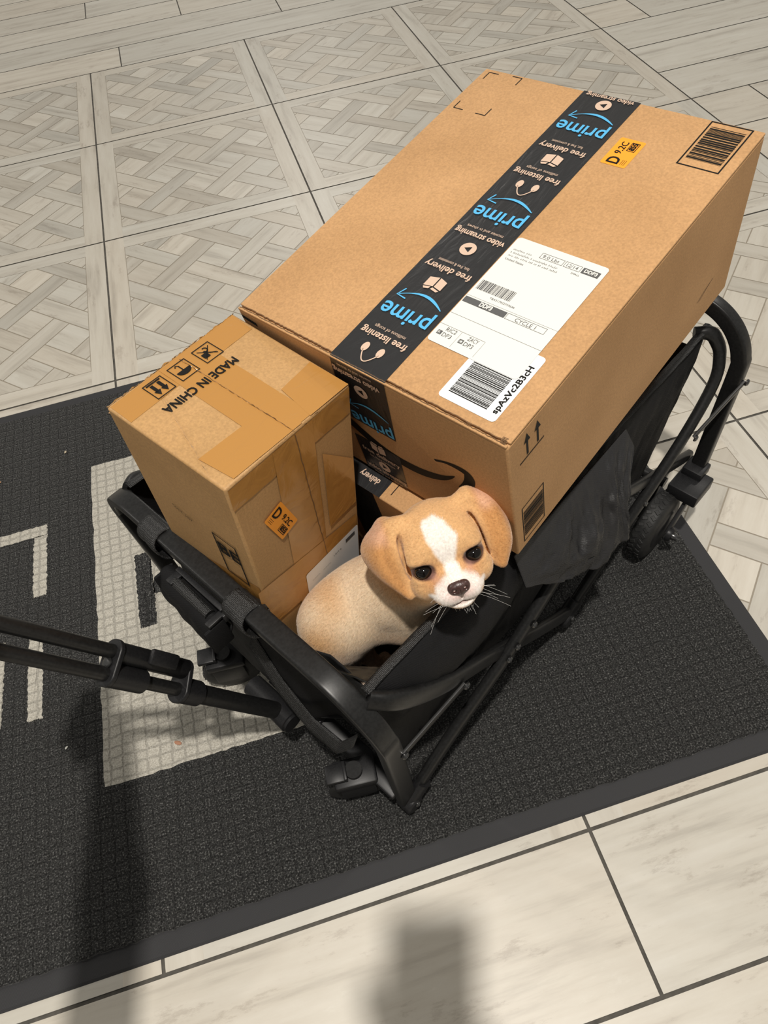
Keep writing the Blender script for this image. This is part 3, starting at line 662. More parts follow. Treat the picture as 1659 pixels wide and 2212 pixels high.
# ------------------------------------------------------------------ tall taped box
def small_box():
    H = 0.475; o = WM @ Vector((.004, .157, .625)); M = mat4(RS, o) @ Matrix.Translation((0, 0, -H))
    root = thing('cardboard_box', 'tall cardboard box covered in clear packing tape, standing at the wagon front beside the puppy', 'box', M)
    cs = ((0, 0), (.168, 0), (.1715, .1650), (0, .1605))
    carton(root, .168, .162, H, M_card2, corners=cs, bv=.0028, lean=.022)
    TF = FR((0, 0, H), (1, 0, 0), (0, 1, 0)); NR = FR((0, 0, H), (1, 0, 0), (0, 0, 1)); NL = FR((0, 0, H), (0, -1, 0), Vector((-.022, 0, H)).normalized())
    def strip(F, P, name='packing_tape', m=M_clear, lift=.0004, nx=30, ny=14, amp=.0005, seed=0):
        vs = []; fs = []
        for i in range(nx + 1):
            for j in range(ny + 1):
                a, b = i / nx, j / ny
                x = (P[0][0] * (1 - a) + P[1][0] * a) * (1 - b) + (P[3][0] * (1 - a) + P[2][0] * a) * b
                y = (P[0][1] * (1 - a) + P[1][1] * a) * (1 - b) + (P[3][1] * (1 - a) + P[2][1] * a) * b
                w = noise.noise(Vector((x * 55 + seed, y * 55, seed)))
                w2 = noise.noise(Vector((x * 16, y * 16 + seed, 7)))
                vs.append(F @ Vector((x, y, lift + amp * max(0, w) + amp * .6 * max(0, w2))))
        for i in range(nx):
            for j in range(ny): a = i * (ny + 1) + j; fs.append((a, a + ny + 1, a + ny + 2, a + 1))
        o = pyd(name, vs, fs, m, root, smooth=True); return o
    strip(TF, [(.002, .126), (.166, .131), (.169, .1635), (.0025, .157)], seed=1, lift=.0003)
    strip(TF, [(.062, .003), (.116, .002), (.118, .128), (.064, .160)], seed=2, lift=.0005)
    strip(TF, [(.014, .003), (.100, .001), (.098, .040), (.010, .044)], seed=3, lift=.0008)
    strip(TF, [(.112, .001), (.166, .0), (.166, .050), (.120, .046)], seed=12, lift=.0008)
    strip(NR, [(.0025, -.034), (.166, -.038), (.166, -.003), (.0025, -.003)], seed=4, lift=.0005)
    strip(NR, [(.058, -.46), (.112, -.46), (.112, -.003), (.058, -.003)], seed=5, lift=.0008, nx=10, ny=50)
    strip(NR, [(.0025, -.27), (.166, -.30), (.166, -.215), (.0025, -.185)], seed=6, lift=.0011, ny=16)
    strip(NR, [(.120, -.19), (.166, -.19), (.166, -.110), (.120, -.060)], seed=8, lift=.0014)
    strip(NL, [(-.157, -.30), (-.003, -.26), (-.003, -.185), (-.157, -.235)], seed=7, lift=.0005)
    # loose wrinkled film catching the light along the rims
    def film(nt, b):
        out = nt.nodes['Material Output']; tr = N(nt, 'ShaderNodeBsdfTransparent'); gl = N(nt, 'ShaderNodeBsdfGlossy'); gl.inputs['Roughness'].default_value = 0.12
        mx = N(nt, 'ShaderNodeMixShader'); fr = N(nt, 'ShaderNodeLayerWeight'); fr.inputs[0].default_value = 0.35
        nt.links.new(fr.outputs['Fresnel'], mx.inputs[0]); nt.links.new(tr.outputs[0], mx.inputs[1]); nt.links.new(gl.outputs[0], mx.inputs[2]); nt.links.new(mx.outputs[0], out.inputs[0])
    M_film = mat('clear_film', build=film); rnd = random.Random(11)
    def fringe(A, B, up, n=70, h=.004, seed=0):
        vs = []; fs = []; A = Vector(A); B = Vector(B); up = Vector(up); side = (B - A).normalized().cross(up)
        for i in range(n + 1):
            p = A.lerp(B, i / n)
            for k in range(4):
                q = k / 3; w = noise.noise(Vector((i * .35, k * .9, seed))); w2 = noise.noise(Vector((i * .8, k * 1.7, seed + 5)))
                vs.append(p + up * (h * q * (.4 + .9 * abs(w)) + .0004) + side * (.0016 * (q - .4) + .0010 * w2))
        for i in range(n):
            for k in range(3): a = i * 4 + k; fs.append((a, a + 1, a + 5, a + 4))
        pyd('film_edge', vs, fs, M_film, root)
    fringe((.0, .1585, H - .001), (.1710, .1630, H - .001), (0, .3, 1), seed=1, h=.0032); fringe((0, .001, H - .001), (.168, .001, H - .001), (0, -.5, .6), seed=2, h=.0018)
    fringe((.088, .155, H + .0006), (.088, .0, H + .0006), (0, 0, 1), seed=3, h=.0018, n=50); fringe((.002, .02, H + .001), (.05, .15, H + .001), (0, 0, 1), seed=6, h=.0008, n=30)
    # seams
    I = Ink(NR, .0015); rr = random.Random(5)
    I.stroke([(.0875 + .024 * i / 40 + rr.uniform(-.0005, .0005), -.003 - .25 * i / 40) for i in range(41)], .0009); I.build('seam', M_edge, root)
    # prints on the lid: text reads towards -x, up is -y
    K = Ink(FR((0, 0, H), (-1, 0, 0), (0, -1, 0)), .0013)
    K.text('MADE IN CHINA', -.1235, -.1165, .0100, width=.0925, bold=.0006); K.build('lid_lettering', M_ink, root)
    LK = lambda: Ink(FR((0, 0, H), (-1, 0, 0), (0, -1, 0)), .0013)
    K = LK(); K.frame(-.1235, -.1525, -.1235 + .0228, -.1280, .0010); x = -.1235                                    # no hand hooks
    K.poly([(x + .0120, -.1345), (x + .0192, -.1345), (x + .0192, -.1415 + .0), (x + .0120, -.1415)]); K.stroke([(x + .0045, -.1340), (x + .0100, -.1380), (x + .0125, -.1440)], .0010)
    K.stroke([(x + .0110 + .0030 * math.cos(a), -.1450 + .0030 * math.sin(a)) for a in [math.pi * (0.1 + 1.5 * i / 12) for i in range(13)]], .0014); K.stroke([(x + .0040, -.1480), (x + .0190, -.1325)], .0009); K.stroke([(x + .0040, -.1325), (x + .0190, -.1480)], .0009)
    K.build('no_hooks_symbol', M_ink, root); K = LK(); K.frame(-.0912, -.1525, -.0912 + .0228, -.1280, .0010); x = -.0912                                    # umbrella, keep dry
    K.poly([(x + .0114 + .0085 * math.cos(a), -.1405 + .0072 * math.sin(a)) for a in [math.pi * i / 14 for i in range(15)]] ); K.stroke([(x + .0114, -.1405), (x + .0114, -.1480), (x + .0135, -.1500), (x + .0155, -.1478)], .0013)
    K.build('umbrella_symbol', M_ink, root); K = LK(); K.frame(-.0600, -.1525, -.0600 + .0228, -.1280, .0010); x = -.0600                                    # this way up
    for q in (.0072, .0156): K.rect(x + q - .0018, -.1475, x + q + .0018, -.1370); K.poly([(x + q - .0038, -.1380), (x + q + .0038, -.1380), (x + q, -.1310)])
    K.rect(x + .0030, -.1505, x + .0198, -.1488)
    K.build('arrows_symbol', M_ink, root)
    # partly hidden prints on the left face
    K = Ink(NL, .0012); K.text('CODE: 5057', -.1175, -.1250, .0050, ang=-.25, width=.030); K.build('code_lettering', M_ink, root); K = Ink(NL, .0012)
    K.text('BE', -.0520, -.155, .0220, ang=0, width=.030, bold=.0015); K.frame(-.055, -.20, -.020, -.118, .0022); 
    K.build('side_print', M_ink, root)
    # sticker and shipping label on the right face
    a = math.atan2(-.946, .324)
    c, s = math.cos(a), math.sin(a)
    ST = NR @ FR((.0310, -.0815, 0), (c, s, 0), (-s, c, 0))
    sticker(root, ST, .0545, .0265, .0016)
    I = Ink(NR, .0018); I.poly(rrect(.0715, -.385, .1665, -.2370, .004)); l = I.build('shipping_label', M_label2, root); l['label'] = 'white shipping label with a folded corner'
    I = Ink(NR, .0021); I.rect(.143, -.2520, .160, -.2450); 
    for k, (x, y) in enumerate(((.080, -.262), (.100, -.262), (.120, -.255))): I.text(('12345', 'PHILA', '12/14')[k] if k == 2 else '~~~~', x, y, .003, width=.014)
    I.build('lettering', M_ink2, l)
    return root
small_box()

# ------------------------------------------------------------------ folding wagon (local axes: x to the rear, y to the left, z up)
def wagon():
    root = thing('folding_wagon', 'black folding fabric wagon loaded with boxes and a puppy, on the entrance mat', 'wagon', WM.copy())
    def arch(u0, u1, v0, v0b, v1, v1b, zt, r, zb):
        P = [(v0b, zb), (v0 * .5 + v0b * .5, (zb + zt - r) / 2), (v0, zt - r)]
        for a in range(15, 91, 15): a = math.radians(a); P.append((v0 + r - r * math.cos(a), zt - r + r * math.sin(a)))
        for i in range(1, 6): P.append((v0 + r + (v1 - v0 - 2 * r) * i / 6, zt))
        for a in range(0, 91, 15): a = math.radians(a); P.append((v1 - r + r * math.sin(a), zt - r + r * math.cos(a)))
        P += [(v1 * .5 + v1b * .5, (zb + zt - r) / 2), (v1b, zb)]
        return [(u0 + (u1 - u0) * (z - zb) / (zt - zb), v, z) for v, z in P]
    # ---- front and rear frames: flat-oval bars bent into arches
    F = arch(.002, -.017, -.016, -.003, .487, .500, .410, .086, .045)
    fo = MB().tube(F, .0085, .0130, up=(1, 0, 0), n=28, sub=4, sq=7, fixed=True).build('front_frame', M_frame, root, ang=40)
    Rr = arch(.70, .70, -.040, -.040, .445, .445, .448, .088, .10)
    MB().tube(Rr, .0115, .0100, up=(1, 0, 0), n=28, sub=4, sq=6, fixed=True).build('rear_frame', M_frame, root, ang=40)
    def bolt(p, ax=(0, -1, 0), r=.0052, l=.004):
        p = Vector(p); a = Vector(ax)
        return MB().lathe(p, a, [(0, r * .6), (0, r), (l * .5, r), (l, r * .65), (l, r * .3), (l * .8, r * .25)], 16).build('bolt', M_bolt, root, ang=30)
    side = -1
    def sidewall(mir):
        """mir: y -> mirrored to the left side"""
        def m(p): return (p[0], (.458 - p[1]) if mir else p[1], p[2])
        def T_(name, P, ra, rb=None, up=(0, 1, 0), sq=2.4, sub=6, groove=0):
            return MB().tube([m(p) for p in P], ra, rb, up=up, n=18, sub=sub, sq=sq, fixed=True, groove=groove).build(name, M_frame, root, ang=40)
        # tube from the front foot up to the middle of the top edge, outermost
        T_('cross_tube', [(.004, -.008, .047), (.09, -.014, .135), (.20, -.023, .232), (.335, -.026, .350)], .0115, .0080)
        # flat curved bar from the front top down to the middle foot
        T_('cross_tube', [(-.004, .012, .402), (.014, -.004, .392), (.040, -.012, .368), (.090, -.016, .322), (.18, -.0135, .243), (.28, -.013, .150), (.375, -.012, .066)], .0125, .0070, sq=3)
        # rear linkage: middle foot up to the rear top with a bend, and mid top down to the rear foot
        T_('cross_tube', [(.383, -.010, .052), (.445, -.0135, .112), (.51, -.018, .180), (.605, -.024, .272), (.672, -.022, .342), (.690, -.012, .380), (.690, .000, .402), (.684, .010, .413), (.672, .026, .412)], .0100, .0080)
        T_('cross_tube', [(.34, -.006, .36), (.50, -.010, .260), (.71, -.016, .150)], .0100, .0065, sq=3)
        # link bars
        T_('link_bar', [(.000, -.022, .288), (.105, -.026, .302)], .0055, .0022, sq=5, sub=1)
        T_('link_bar', [(.702, -.054, .345), (.622, -.036, .285)], .0055, .0022, sq=5, sub=1)
        # feet caps
        for p, q in (((.002, -.009, .046), (.030, -.011, .074)), ((.378, -.009, .048), (.404, -.012, .074))):
            MB().tube([m(p), m(q)], .0150, .0115, up=(0, 1, 0), n=20, sub=1, sq=2.2).build('foot_cap', M_plastic, root, ang=40)
            MB().lathe(m(p), (0, 1 if mir else -1, 0), [(-.012, .0148), (.010, .0148), (.0125, .012)], 24).build('foot_cap', M_plastic, root, ang=40)
        for p in ((.000, -.024, .288), (.105, -.028, .302), (.702, -.056, .345), (.622, -.038, .285), (.190, -.030, .234), (.205, -.031, .248), (.006, -.020, .047), (.535, -.026, .206), (.384, -.020, .049), (.235, -.033, .268)):
            bolt(m(p), (0, 1 if mir else -1, 0))
    sidewall(False); sidewall(True)
    # ---- undercarriage: plastic front plate, axle tubes, floor bar
    MB().box((-.004, .052, .088), (.030, .105, .012), r=.003).box((-.004, .245, .098), (.020, .30, .014), r=.003).build('front_plate', M_plastic, root, ang=40)
    MB().box((-.0015, .195, .110), (.034, .105, .008), r=.0025).box((-.0185, .195, .100), (.005, .105, .026), r=.0015).build('handle_bracket', M_plastic, root, ang=40)
    for p in ((-.006, .150, .114), (-.006, .235, .114)): bolt(p, (0, 0, 1), .004, .002)
    MB().tube([(.0, .02, .07), (.0, .48, .07)], .009, .009, n=14, sub=1).build('front_axle_tube', M_frame, root, ang=40)
    MB().tube([(.66, -.01, .12), (.66, .44, .12)], .009, .009, n=14, sub=1).build('rear_axle_tube', M_frame, root, ang=40)
    for v in (.06, .40): MB().tube([(0, v, .085), (.66, v, .118)], .008, .008, n=12, sub=1).build('floor_rail', M_frame, root, ang=40)
    # ---- wheels
    def wheel(c, axis, r, w, hub):
        o = MB().lathe(Vector(c) - Vector(axis).normalized() * w / 2, axis, [(0, r * .60), (.0005, r * .86), (w * .12, r * .965), (w * .26, r), (w * .74, r), (w * .88, r * .965), (w - .0005, r * .86), (w, r * .60)], 48).build('wheel', M_tyre, root, ang=50)
        tr = MB(); ax = Vector(axis).normalized(); x = ax.orthogonal().normalized(); y = ax.cross(x)
        for i in range(34):
            a = 2 * math.pi * i / 34
            for s, ph in ((-1, 0), (1, .09)):
                d = x * math.cos(a + ph) + y * math.sin(a + ph); t_ = ax.cross(d)
                Mx = Matrix((d, t_, ax)).transposed()
                tr.box(Vector(c) + d * (r - .0002) + ax * s * w * .17, (.0028, .0062, w * .26), Mx @ Matrix.Rotation(s * .5, 3, 'X'), r=.0006, seg=1)
        q = tr.build('tread', M_tyre, root); q.parent = o; q['label'] = 'zigzag tread'
        h = MB().lathe(Vector(c) - ax * (w / 2 + .002), axis, [(0, r * .2), (.0, r * .55), (.003, r * .62), (w + .001, r * .62), (w + .004, r * .55), (w + .004, r * .2), (w + .008, r * .16)], 28).build('hub', M_plastic, root, ang=40); h.parent = o
        return o
    rr_ = .062
    # rear wheels with block and fork, fixed parallel to the wagon
    for v, s in ((-.028, 1), (.442, -1)):
        c = (.610, v, GZ + rr_); wheel(c, (0, 1, 0), rr_, .034, .03)
        o = MB().box((.668, v - s * .018, .132), (.056, .052, .026), r=.003).box((.690, v - s * .012, .150), (.034, .034, .020), r=.003).build('wheel_bracket', M_plastic, root, ang=40)
        for q in (-.026, .026):
            MB().tube([(.684, v + q, .137), (.655, v + q, .110), (.612, v + q, .066)], .010, .0035, up=(0, 1, 0), n=14, sub=4, sq=4, fixed=True).build('wheel_fork', M_plastic, root, ang=40)
        MB().lathe((.611, v - s * .028, .067), (0, -s, 0), [(0, .013), (.004, .013), (.008, .011), (.008, .0065)], 20).build('axle_cap', M_plastic, root, ang=40)
        bolt((.611, v - s * .036, .067), (0, -s, 0), .007, .009)
    # front casters: housing with brake pedal, twin wheel below
    for v, ang, du in ((.075, .95, -.022), (.352, .95, -.030)):
        c = Vector((du - .004, v - .010, 0)); rf = .045
        ax = Vector((math.cos(ang), math.sin(ang), 0)); fw = Vector((-math.sin(ang), math.cos(ang), 0)); Rm = Matrix((ax, fw, Vector((0, 0, 1)))).transposed()
        c = c - ax * .004; ctr = Vector((c.x, c.y, GZ + rf)); wheel(ctr, ax, rf, .022, .02)
        o = MB().box(c + Vector((0, 0, .096)), (.040, .060, .016), Rm, r=.004).box(c + Rm @ Vector((.0155, 0, .070)), (.004, .05, .050), Rm, r=.0015).box(c + Rm @ Vector((-.0155, 0, .070)), (.004, .05, .050), Rm, r=.0015).build('caster_housing', M_plastic, root, ang=40)
        MB().box(c + Rm @ Vector((0, .026, .110)), (.026, .026, .008), Rm, r=.002).box(c + Rm @ Vector((0, .012, .112)), (.026, .0045, .012), Rm, r=.001).build('brake_pedal', M_plastic, root, ang=40)
        MB().lathe((c.x, c.y, .100), (0, 0, 1), [(0, .012), (.012, .012)], 20).build('caster_stem', M_frame, root, ang=40)
    # ---- fabric tub
    def grid(name, f, nu, nv, m, thick=.0016, smooth=True, parent=root):
        vs = [f(i / nu, j / nv) for i in range(nu + 1) for j in range(nv + 1)]
        fs = [(i * (nv + 1) + j, (i + 1) * (nv + 1) + j, (i + 1) * (nv + 1) + j + 1, i * (nv + 1) + j + 1) for i in range(nu) for j in range(nv)]
        o = pyd(name, vs, fs, m, parent, smooth); md = o.modifiers.new('thick', 'SOLIDIFY'); md.thickness = thick; md.offset = 0
        return o
    def lerp_prof(P, t):
        k = t * (len(P) - 1); i = min(int(k), len(P) - 2); q = k - i; return tuple(P[i][c] * (1 - q) + P[i + 1][c] * q for c in range(len(P[0])))
    prof = [(.0175, .411), (.004, .404), (-.012, .388), (-.0195, .366), (-.016, .335), (-.004, .290), (.006, .235), (.014, .185), (.020, .145)]
    def wr(a, b, s=1): return .0022 * noise.noise(Vector((a * 17, b * 5, s))) + .0012 * noise.noise(Vector((a * 45, b * 12, s + 3)))
    def side_f(mir):
        def f(a, b):
            v, z = lerp_prof(prof, b); u0 = -.004 + .016 * b; u1 = .700 - .040 * min(1, b * 3) - .045 * b
            u = u0 + (u1 - u0) * a
            bul = .30 + .70 * math.exp(-((a - .22) / .20) ** 2)        # pushed out near the puppy
            v2 = .0175 + (v - .0175) * (bul if v < .0175 else 1)
            v2 += wr(a * 3, b, 1 + mir) * (0 if b < .02 else 1)
            if a < .03: v2 = v2 * (a / .03) + .014 * (1 - a / .03)
            return (u, (.458 - v2) if mir else v2, z + .003 * noise.noise(Vector((a * 9, 0, mir))) * (1 - b))
        return f
    grid('side_panel', side_f(0), 90, 26, M_fabric); grid('side_panel', side_f(1), 60, 16, M_fabric)
    def edge_f(mir):
        def f(a, b):
            u = -.002 + .694 * a; v = .0165 + .0055 * (b - .5) * 2 + .0008 * noise.noise(Vector((a * 30, 0, 2)))
            return (u, (.458 - v) if mir else v, .4135 + .003 * noise.noise(Vector((a * 9, 0, mir))) - .0030 * abs(b - .5) + .006 * max(0, (a - .9) / .1))
        return f
    grid('webbing_edge', edge_f(0), 80, 4, M_web, .0022); grid('webbing_edge', edge_f(1), 60, 4, M_web, .0022)
    def ufront(v, z):                      # the front cloth is pushed out by the foot of the tall box
        k = max(0.0, min(1.0, (v - .115) / .035)) * max(0.0, min(1.0, (.395 - v) / .035)); k = k * k * (3 - 2 * k)
        return .010 - k * .031 * min(1.0, max(0.0, (.402 - z) / .25)) ** .5
    grid('floor_panel', lambda a, b: (ufront(.02 + .418 * b, .142) * (1 - a) + .626 * a, .02 + .418 * b, .142 - .006 * math.sin(math.pi * a) * math.sin(math.pi * b)), 20, 14, M_fabric, .004)
    def front_f(a, b):
        v = .018 + .424 * a; z = .392 - .25 * b - .022 * math.exp(-(a / .10) ** 2) * (1 - b) - .014 * math.exp(-((a - .30) / .14) ** 2) * (1 - b); u = ufront(v, z) - .006 * math.sin(math.pi * b) - abs(wr(a * 2, b, 5))
        kk = max(0.0, min(1.0, (v - .085) / .04)) * max(0.0, 1 - b * 9); u = u * (1 - kk) - .012 * kk; z += .008 * kk
        return (u, v, z)
    grid('front_panel', front_f, 70, 36, M_fabric)
    def back_f(a, b): return (.655 - .05 * b + wr(a * 2, b, 8), .018 + .424 * a, .405 - .26 * b)
    grid('rear_panel', back_f, 40, 14, M_fabric)
    # vinyl lining folded over at the near front corner
    def lin(a, b):
        p = Vector((.012, .024, .394)).lerp(Vector((-.003, .090, .376)), a).lerp(Vector((.036, .036, .376)).lerp(Vector((.012, .086, .352)), a), b)
        p.z += .0025 * noise.noise(Vector((a * 5, b * 4, 4))) - .005 * math.sin(3.14 * b) * math.sin(3.14 * a); return p
    grid('vinyl_lining', lin, 20, 12, M_lining)
    # flap of loose cloth hanging over the near side
    C = {(0, 0): (.222, -.002, .414), (0, 1): (.219, -.023, .372), (1, 0): (.462, .004, .413), (1, 1): (.398, -.052, .296)}
    def flap(a, b):
        top = Vector(C[(0, 0)]).lerp(Vector(C[(1, 0)]), a)
        low = [Vector((.219, -.024, .372)), Vector((.275, -.042, .333)), Vector((.340, -.054, .297)), Vector((.402, -.056, .298)), Vector((.418, -.040, .350)), Vector((.462, -.012, .392))]
        k = a * 5; i = min(int(k), 4); lo_ = low[i].lerp(low[i + 1], k - i)
        p = top.lerp(lo_, b); p.y -= .010 * math.sin(math.pi * b) * math.sin(math.pi * a)
        w = math.sin(a * 3.14) * math.sin(min(b * 2, 1) * 1.57)
        p.y += w * (.010 * noise.noise(Vector((a * 9 + b * 3, b * 2.5, 2))) + .005 * noise.noise(Vector((a * 30 + b * 9, b * 5, 4))) + .002 * noise.noise(Vector((a * 60 + b * 30, b * 14, 6))))
        p.z += w * (.006 * noise.noise(Vector((a * 9, b * 3, 9))) + .003 * noise.noise(Vector((a * 24 + b * 8, b * 8, 11))))
        return p
    grid('cloth_flap', flap, 110, 46, mat('shiny_black_polyester', rough=0.42, spec=0.45, build=weave((0.020, 0.020, 0.022), 330, 0.6, wr=3.0)), .0018)
    # ---- webbing loops holding the tub to the front bar
    for v in (.350, .185):
        def lp(a, b, v=v):
            t = a * 2 * math.pi; y = v + .036 * (b - .5)
            r1 = .0178 + .0010 * math.sin(6 * b); return (-.020 + r1 * math.cos(t), y + .006 * math.sin(t), .408 + (.0128 if math.sin(t) > 0 else .026) * math.sin(t))
        grid('webbing_loop', lp, 36, 8, M_web, .0022)
    def strap(a, b):
        P = [(-.020, .215, .30), (-.028, .165, .235), (-.030, .120, .185), (-.028, .075, .19), (-.016, .045, .245)]
        p = Vector(lerp_prof(P, a)); return (p.x - .002 + .026 * (b - .5) * .5, p.y + .004 * math.sin(a * 6), p.z + .020 * (b - .5))
    grid('hanging_strap', strap, 40, 4, M_web, .002)
    # ---- padded pouch with plastic latch under the front bar
    def pouch(a, b):
        v = .330 - .112 * a; t = b * 2 * math.pi
        r = 1 - .10 * abs(2 * a - 1) ** 4
        return (-.041 + .0165 * r * math.cos(t) - .006 * a - .010 * max(0, -math.sin(t)) + .002 * noise.noise(Vector((a * 6, t, 1))), v, .352 + .027 * r * math.sin(t))
    grid('padded_pouch', pouch, 30, 24, M_fabric, .003)
    MB().box((-.044, .329, .350), (.030, .005, .050), r=.003).build('pouch_end', M_fabric, root, ang=40)
    MB().box((-.052, .219, .350), (.030, .005, .050), r=.003).build('pouch_end', M_fabric, root, ang=40)
    m = MB().box((-.0325, .264, .3865), (.007, .088, .0045), r=.0012).box((-.041, .302, .384), (.022, .011, .0045), r=.0012).box((-.044, .221, .381), (.028, .009, .0045), r=.0012).box((-.034, .2185, .376), (.009, .008, .014), r=.0012).box((-.0325, .262, .378), (.0045, .030, .016), r=.0012)
    m.build('latch', M_plastic, root, ang=40)
    MB().tube([(-.0445, .300, .380), (-.0455, .232, .378)], .0072, .0072, n=18, sub=1).build('webbing_roll', M_web, root, ang=40)
    # ---- pull handle
    h = bpy.data.objects.new('pull_handle', None); COL.objects.link(h); h.parent = root
    IW = WM.inverted()
    A = IW @ Vector((0.23606, -2.79257, .118)); B = IW @ Vector((0.0470, -2.8279, .520)); d = (B - A).normalized()
    Lh = (B - A).length
    s = d.cross(Vector((0, 0, 1))).normalized(); n_ = s.cross(d).normalized()
    # sideways axis of the twin tubes, chosen across the view of someone pulling from the front
    cw = IW @ CAM; vdir = ((A + d * .25) - cw).normalized(); s = d.cross(vdir).normalized(); n_ = d.cross(s).normalized()
    def q(t, a=0, b=0): return A + d * t + s * a + n_ * b
    def hp(mb, name, m=M_frame): 
        o = mb.build(name, m, root, ang=40); o.parent = h; return o
    g = .0200
    SP = .0245
    sg = 1 if (WM.to_3x3() @ s).dot(AX[1]) > 0 else -1
    hp(MB().cyl(q(.0, 0), q(.20, 0), .0122, .0122, 28), 'lower_tube')
    hp(MB().cyl(q(.15, 0), q(.53, 0), .0080, .0080, 24), 'main_tube')
    hp(MB().cyl(q(.215, -sg * SP), q(.53, -sg * SP), .0080, .0080, 24), 'side_tube')
    # clamp: two egg-shaped plates joined by collars, with a release lever
    for t0, r1, r2 in ((.208, .0165, .0120), (.318, .0140, .0140)):
        vs = []; nn = 48; th = .007
        for e in (0, 1):
            for i in range(nn):
                a = 2 * math.pi * i / nn; ca, sa = math.cos(a), math.sin(a); cx_, rad = (0, r1) if ca > 0 else (-SP, r2)
                vs.append(q(t0 + (e - .5) * th, sg * (cx_ + rad * ca), rad * sa))
        fs = [tuple(range(nn))[::-1], tuple(range(nn, 2 * nn))] + [(i, (i + 1) % nn, nn + (i + 1) % nn, nn + i) for i in range(nn)]
        o = hp(MB().add(vs, fs), 'clamp_plate', M_plastic); md = o.modifiers.new('bev', 'BEVEL'); md.width = .0015; md.segments = 2; md.limit_method = 'ANGLE'
    hp(MB().lathe(q(.176), d, [(0, .0145), (.001, .0158), (.032, .0158), (.033, .0140)], 28), 'collar', M_plastic)
    hp(MB().lathe(q(.268), d, [(0, .0122), (.001, .0136), (.048, .0136), (.049, .0120)], 28), 'collar', M_plastic)
    hp(MB().lathe(q(.208, -sg * SP), d, [(0, .0112), (.001, .0120), (.108, .0120), (.109, .0110)], 24), 'collar', M_plastic)
    Mx = Matrix((d, s, n_)).transposed()
    nv = n_ if n_.dot((cw - A)) > 0 else -n_
    def qq(t, a, b): return A + d * t + s * a + nv * b
    hp(MB().box(qq(.262, -sg * (SP + .004), .018), (.042, .018, .007), Mx, r=.0028).box(qq(.245, -sg * (SP + .002), .012), (.012, .014, .012), Mx, r=.002), 'release_lever', M_plastic)
    hp(MB().lathe(q(.3225, -sg * SP * .5), d, [(0, .0065), (.0015, .0065), (.0025, .004)], 18), 'bolt', M_bolt)
    # hinge barrel at the wagon end
    hA = Vector((-.036, .205, .108)); hB = Vector((-.044, .150, .104))
    a3 = IW.to_3x3() @ Vector((0, 0, 0))
    c0 = A; hp(MB().lathe(c0 + Vector((0, .062, .001)), (0, -1, 0), [(0, .010), (.001, .0165), (.085, .0175), (.086, .015), (.090, .015), (.090, .008)], 28), 'hinge_barrel', M_plastic)
    # grip: the two tubes run into a moulded handle the puller holds
    hp(MB().cyl(q(.51, 0), q(.545, 0), .0105, .0105, 20).cyl(q(.51, -sg * SP), q(.545, -sg * SP), .0105, .0105, 20).tube([q(.540, sg * .036), q(.546, 0), q(.546, -sg * SP), q(.540, -sg * .060)], .0115, .0105, n=18, sub=5), 'grip', M_plastic)
    return root, q, sg
WAG, HQ, HSG = wagon()

